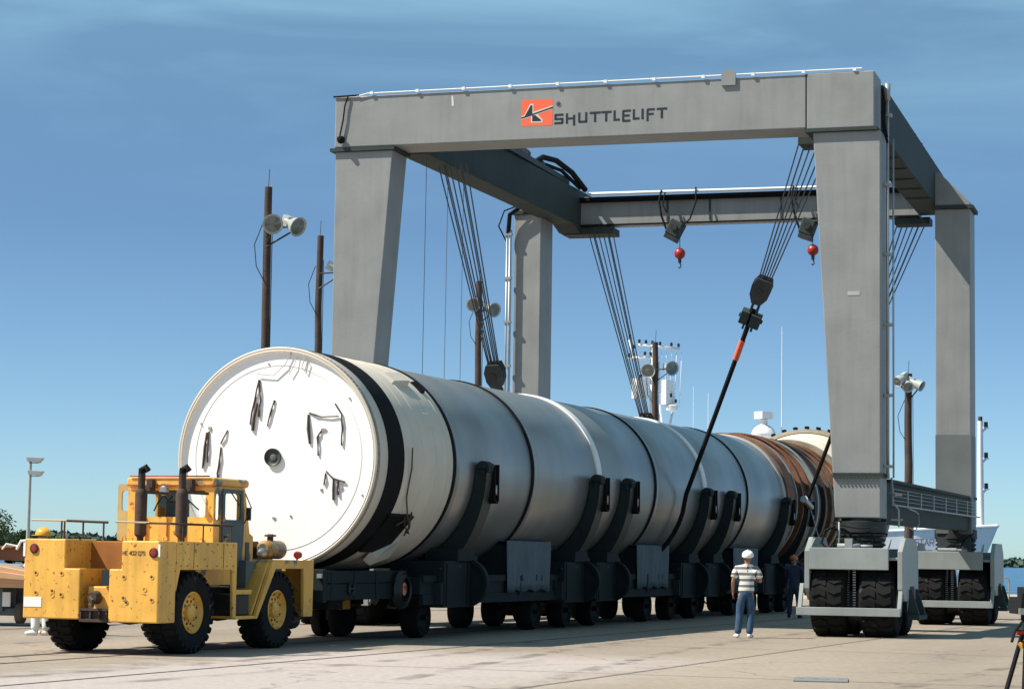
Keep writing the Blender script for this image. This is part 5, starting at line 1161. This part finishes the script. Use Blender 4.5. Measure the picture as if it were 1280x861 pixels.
# bow mast with three navigation lamps
m = MB(); m.tube([(1.35, 2.2, 2.4), (1.35, 2.2, 7.95)], [.16, .12], 12); ms = m.build('bow_mast', SHIPW, sh)
for z in (7.7, 6.3, 4.9):
    m = MB(); m.tube([(1.35, 2.2, z-.35), (1.65, 2.1, z-.05)], .04, 6); m.box(1.35, 1.71, 2.0, 2.2, z-.08, z-.03); b_ = m.build('lamp_bracket', SHIPW, ms)
    m = MB(); m.lathe([(0, z-.03), (.09, z-.03), (.09, z+.22), (0, z+.22)], 12, Matrix.Translation((1.62, 2.1, 0)), 'z'); m.build('navigation_lamp', RUSTY, b_)
m = MB(); m.lathe([(0, 7.95), (.1, 7.95), (.1, 8.15), (0, 8.15)], 12, Matrix.Translation((1.35, 2.2, 0)), 'z'); m.build('mast_head_lamp', RUSTY, ms)
def sw_local(p):
    d = Vector(p)-SHO; c, s = math.cos(-shy), math.sin(-shy); return Vector((c*d.x-s*d.y, s*d.x+c*d.y, d.z))
# radar mast on the bridge: (world positions on the ship's line)
def RL(x, y, z): return sw_local((x, y, z))
b0 = Vector((12.6, 114)); 
m = MB(); m.tube([RL(12.6, 114, 4), RL(12.6, 114, 7.6)], .09, 8)
m.lathe([(.001, 7.5), (.55, 7.55), (.62, 7.75), (.5, 8.0), (.3, 8.15), (.2, 8.2), (.001, 8.2)], 20, Matrix.Translation(RL(12.6, 114, 0)), 'z')
m.lathe([(.001, 8.2), (.2, 8.2), (.2, 8.45), (.001, 8.45)], 14, Matrix.Translation(RL(12.6, 114, 0)), 'z')
p = RL(12.6, 114, 8.62); m.box(p.x-.38, p.x+.38, p.y-.3, p.y+.3, p.z-.14, p.z+.22)
m.build('radar_dome', SHIPW, sh)
m = MB(); m.tube([RL(13.5, 114, 4), RL(13.5, 114, 13.1)], [.05, .02], 6)
for x, y, z in ((9.25, 116, 10.2), (10.0, 116, 9.9), (7.7, 118, 10.0)): m.tube([RL(x, y, 4), RL(x, y, z)], .014, 4)
m.build('whip_antenna', SHIPW, sh)
# main lattice mast with yards and lamps
cx_, cy_ = 7.75, 121.0
m = MB()
m.tube([RL(cx_-.3, cy_, 3), RL(cx_-.3, cy_, 12.6)], .12, 8); m.tube([RL(cx_+1.0, cy_, 3), RL(cx_+.05, cy_, 9.6)], .12, 8); m.tube([RL(cx_-.4, cy_, 3), RL(cx_+.9, cy_+.6, 9.6)], .07, 6)
m.tube([RL(cx_-1.1, cy_, 12.75), RL(cx_+1.15, cy_, 12.55)], .07, 6); m.tube([RL(cx_-1.6, cy_, 12.05), RL(cx_+.1, cy_, 12.05)], .09, 6)
m.tube([RL(cx_-1.55, cy_, 13.0), RL(cx_-1.25, cy_, 12.0)], .05, 6)
p = RL(cx_-.9, cy_, 10.5); m.box(p.x-.45, p.x+.35, p.y-.2, p.y+.2, 9.9, 10.95)
p = RL(cx_+.5, cy_, 10.4); m.box(p.x-.25, p.x+.3, p.y-.2, p.y+.2, 9.6, 10.9)
for k_ in range(5):
    m.tube([RL(cx_-1.3, cy_, 10+.2*k_), RL(cx_+.9, cy_, 10+.2*k_)], .03, 4)
for k_ in range(9):
    x = cx_-1.0+k_*.27; m.tube([RL(x, cy_, 9.5), RL(x+.1, cy_, 12.4)], .015, 4)
mm = m.build('main_mast', SHIPW, sh)
m = MB()
for x, z in ((-1.0, 12.85), (-.65, 12.82), (-.3, 12.79), (.1, 12.74), (.7, 12.7), (1.08, 12.66), (-1.55, 12.1), (-1.5, 13.1), (-1.3, 12.55), (-.7, 12.2), (-.4, 12.2), (.7, 10.0), (.95, 9.7), (-.9, 11.0), (-.6, 11.0)):
    p = RL(cx_+x, cy_-.1, z); m.lathe([(0, -.02), (.07, 0), (.07, .17), (0, .2)], 10, Matrix.Translation(p), 'z')
m.build('navigation_lamp', GLASS_D, mm)
m = MB(); p = RL(cx_+.75, cy_, 9.3); m.lathe([(0, -.1), (.3, 0), (.35, .25), (.0, .4)], 14, Matrix.Translation(p), 'z'); m.build('satellite_dome', SHIPW, mm)

# ---------------------------------------------------------------- quayside rail posts at the right
t = thing('quay_railing', 'short pale pipe railing on the quay edge beside the farthest crane wheel', 'railing', (17.45, 81.2, 0))
m = MB(); m.tube([(-.18, 0, 0), (-.18, 0, .95), (-.1, 0, 1.0), (.12, 0, 1.0), (.2, 0, .95), (.2, 0, 0)], .03, 6); m.tube([(-.18, 0, .5), (.2, 0, .5)], .02, 6); m.build('rail', PIPE, t)

# ---------------------------------------------------------------- equipment trailer at the far left
tl = thing('equipment_trailer', 'pale orange boom trailer with a brown tray, cut off by the left edge', 'trailer', (-9.9, 45.2, 0), -.15)
ORG = mat('pale_orange_beam', (.62, .36, .19), .5, 0, .12, 2); BRN = mat('brown_tray', (.26, .12, .06), .7, 0, .2, 2)
m = MB(); m.prism([(-2.2, .93), (-2.2, 1.52), (.55, 1.08), (.55, .84)], 'y', -.3, -.1); m.prism([(-2.2, 1.05), (-2.2, 1.35), (.55, 1.0), (.55, .9)], 'y', -.36, -.301); b_ = m.build('boom_beam', ORG, tl, .01)
m = MB(); m.box(-2.2, .58, -.25, 1.2, .75, .92); m.build('lower_beam', ORG, tl, .01)
m = MB(); m.box(-2.2, .6, .2, 1.5, 1.28, 1.52); m.prism([(-2.2, 1.52), (.45, 1.52), (.6, 1.56), (-2.2, 1.56)], 'y', .1, 1.6); m.build('tray', BRN, tl, .01)
m = MB(); m.tube([(.2, .1, 1.5), (.3, .05, 1.66), (.5, .05, 1.68), (.62, .05, 1.5)], .03, 8); m.tube([(-.1, .1, 1.5), (.0, .05, 1.6), (.2, .1, 1.56)], .02, 8); m.build('hose', WHITEP, tl)
m = MB(); m.box(-2.2, -.02, 0, 1.2, .28, .74); m.box(-2.2, .2, .1, 1.1, .20, .35); m.build('cabinet', mat('cabinet_grey', (.12, .15, .17), .5), tl, .02)
m = MB(); m.box(-.02+.0, .14, -.02, .02, .38, .66); m.build('white_label', WHITEP, tl)
m = MB(); m.box(.14, .55, .3, 1.1, .18, .74); m.build('dark_box', GLASS_D, tl)
m = MB(); m.lathe([(0, -.1), (.1, -.1), (.2, -.06), (.2, .06), (.1, .1), (0, .1)], 20, Matrix.Translation((.32, .1, .25)), 'x'); m.build('small_wheel', mat('dusty_wheel', (.12, .09, .06), .8), tl)

# ---------------------------------------------------------------- camera tripod at the right edge
tp = thing('camera_tripod', 'video camera on a black tripod at the right edge of the picture', 'tripod', (2.475, 11.0, -.04))
m = MB(); m.tube([(0, 0, .95), (0, 0, 1.27)], .016, 10); m.tube([(0, 0, 1.19), (0, 0, 1.22)], .035, 12); m.tube([(0, 0, 1.27), (0, 0, 1.30)], .028, 12)
m.tube([(0, 0, 1.29), (-.07, -.06, 1.22), (-.09, -.08, 1.17)], .007, 6); m.build('column', BLACK, tp)
for a in (200, 250, 90+240):
    d = Vector((math.cos(R(a)), math.sin(R(a)), 0)); m = MB(); p0 = d*.03+Vector((0, 0, 1.19)); p1 = d*.19+Vector((0, 0, .72)); p2 = d*.36+Vector((0, 0, .22)); p3 = d*.43+Vector((0, 0, .0))
    m.tube([p0, p1], .0115, 8); m.tube([p1, p2], .009, 8); m.tube([p2, p3+Vector((0, 0, .04))], .007, 8); l = m.build('leg', BLACK, tp)
    m = MB()
    for q in (p1, p2): m.tube([q-Vector((0, 0, .012)), q+Vector((0, 0, .012))], .017, 8)
    m.build('leg_clamp', STEEL, l)
m = MB(); m.tube([(-.015, -.01, 1.16), (-.04, -.03, 1.15)], .016, 10); m.build('yellow_knob', mat('yellow_knob', (.6, .3, .05), .5), tp)
m = MB(); m.tube([(-.02, -.02, 1.215), (-.06, -.04, 1.215)], .013, 10); m.build('red_knob', RED, tp)
m = MB(); m.box(-.05, .10, -.10, .16, 1.30, 1.38); m.hexa([(-.06, -.14, 1.33), (.06, -.14, 1.33), (.05, -.02, 1.36), (-.05, -.02, 1.36)], [(-.05, -.13, 1.40), (.05, -.13, 1.40), (.05, -.02, 1.43), (-.05, -.02, 1.43)]); m.tube([(.0, .16, 1.34), (.0, .26, 1.34)], .035, 14)
m.tube([(.02, -.08, 1.38), (.02, -.06, 1.43), (.02, .1, 1.43), (.02, .12, 1.38)], .01, 6); vc = m.build('video_camera', BLACK, tp, .005)
m = MB(); m.box(-.062, .0, -.145, -.10, 1.30, 1.33); m.build('control_panel', STEEL, vc)

# ---------------------------------------------------------------- trees and far shores
LEAF = mat('leaf_green', (.09, .16, .055), .8, 0, .5, .8); LEAF2 = mat('leaf_olive', (.14, .21, .08), .8, 0, .4, .8); BARK = mat('bark', (.12, .09, .06), .9, 0, .3, 3)
def crown(mb, c, rx, ry, rz, n, size, rnd):
    lobes = [(Vector((rnd.uniform(-.6, .6)*rx, rnd.uniform(-.6, .6)*ry, rnd.uniform(-.5, .6)*rz)), rnd.uniform(.35, .6)) for _ in range(11)]
    for _ in range(n):
        lc, lr = rnd.choice(lobes)
        d = Vector((rnd.gauss(0, 1), rnd.gauss(0, 1), rnd.gauss(0, 1))).normalized()*(rnd.random()**.45)*lr
        p = Vector(c)+lc+Vector((d.x*rx, d.y*ry, d.z*rz)); u = Vector((rnd.gauss(0, 1), rnd.gauss(0, 1), rnd.gauss(0, 1))).normalized(); v = u.orthogonal().normalized()
        s = size*rnd.uniform(.6, 1.4); mb.add([p-u*s, p-v*s*.5, p+u*s, p+v*s*.5], [(0, 1, 2, 3)])
def tree(x, y, h, rx, label, n=2600, lf=LEAF):
    rnd = random.Random(int(x*13+y)); t = thing('tree', label, 'tree', (x, y, 0), rnd.uniform(0, 6), 'trees at the left edge')
    m = MB(); m.tube([(0, 0, 0), (.05, 0, h*.3), (.1, .05, h*.6)], [.16, .12, .05], 8)
    for i in range(6):
        a = i*1.05; m.tube([(.05, 0, h*(.25+.05*i)), (math.cos(a)*rx*.5, math.sin(a)*rx*.5, h*(.5+.05*i))], [.05, .02], 5)
    m.build('trunk', BARK, t)
    m = MB(); crown(m, (0, 0, h*.5), rx*.8, rx*.8, h*.36, int(n*1.6), .10, rnd); m.build('crown', lf, t)
tree(-27.3, 118, 4.0, 2.3, 'largest rounded leafy tree at the left edge', 5200, LEAF2)
tree(-25.3, 121, 3.15, 1.5, 'middle leafy tree between the largest one and the lamp post', 3200)
tree(-23.4, 123, 2.75, 1.5, 'low spreading tree just right of the lamp post', 3000)
tree(-21.6, 126, 2.1, 1.2, 'lowest small bushy tree behind the yellow hard hat', 1800)
def wood(name, pts, h0, h1, size, n, material, label, depth):
    rnd = random.Random(5); m = MB()
    for _ in range(n):
        t = rnd.random()*(len(pts)-1); i = min(int(t), len(pts)-2); f = t-i
        p = Vector(pts[i]).lerp(Vector(pts[i+1]), f); dd = rnd.uniform(0, depth)
        hh = h0+(h1-h0)*(.5+.5*math.sin(t*37)*math.sin(t*11+1))*rnd.uniform(.7, 1.0)
        z = p.z+hh*(rnd.random()**.6); u = Vector((rnd.gauss(0, 1), rnd.gauss(0, .6), rnd.gauss(0, .6))).normalized(); v = u.orthogonal().normalized(); s = size*rnd.uniform(.6, 1.4)
        q = Vector((p.x, p.y+dd, z)); m.add([q-u*s, q-v*s*.7, q+u*s, q+v*s*.7], [(0, 1, 2, 3)])
    o = m.build(name, material); tag(o, label, 'woods', kind='stuff'); return o
wood('far_wood', [(-110, 300, 0), (-60, 300, 0), (-20, 310, 0), (20, 330, 0)], 2.6, 4.1, .8, 9000, mat('far_leaf', (.05, .09, .06), .85, 0, .3, .05), 'distant dark green tree line behind the tow tractor rail', 14)
wood('far_shore_wood', [(150, 1500, -1.3), (300, 1520, -1.3), (380, 1480, -1.3), (520, 1450, -1.3)], 3.2, 5.4, 2.6, 7000, mat('shore_leaf', (.06, .11, .08), .85, 0, .3, .02), 'low green tree line on the far shore across the water', 60)
m = MB(); m.add([(100, 1490, -1.25), (700, 1400, -1.25), (900, 2400, -1.0), (50, 2400, -1.0)], [(0, 1, 2, 3)]); tag(m.build('far_shore', mat('shore_ground', (.16, .17, .11), .9, 0, .2, .02)), kind='structure')
print('objects', len(bpy.data.objects))
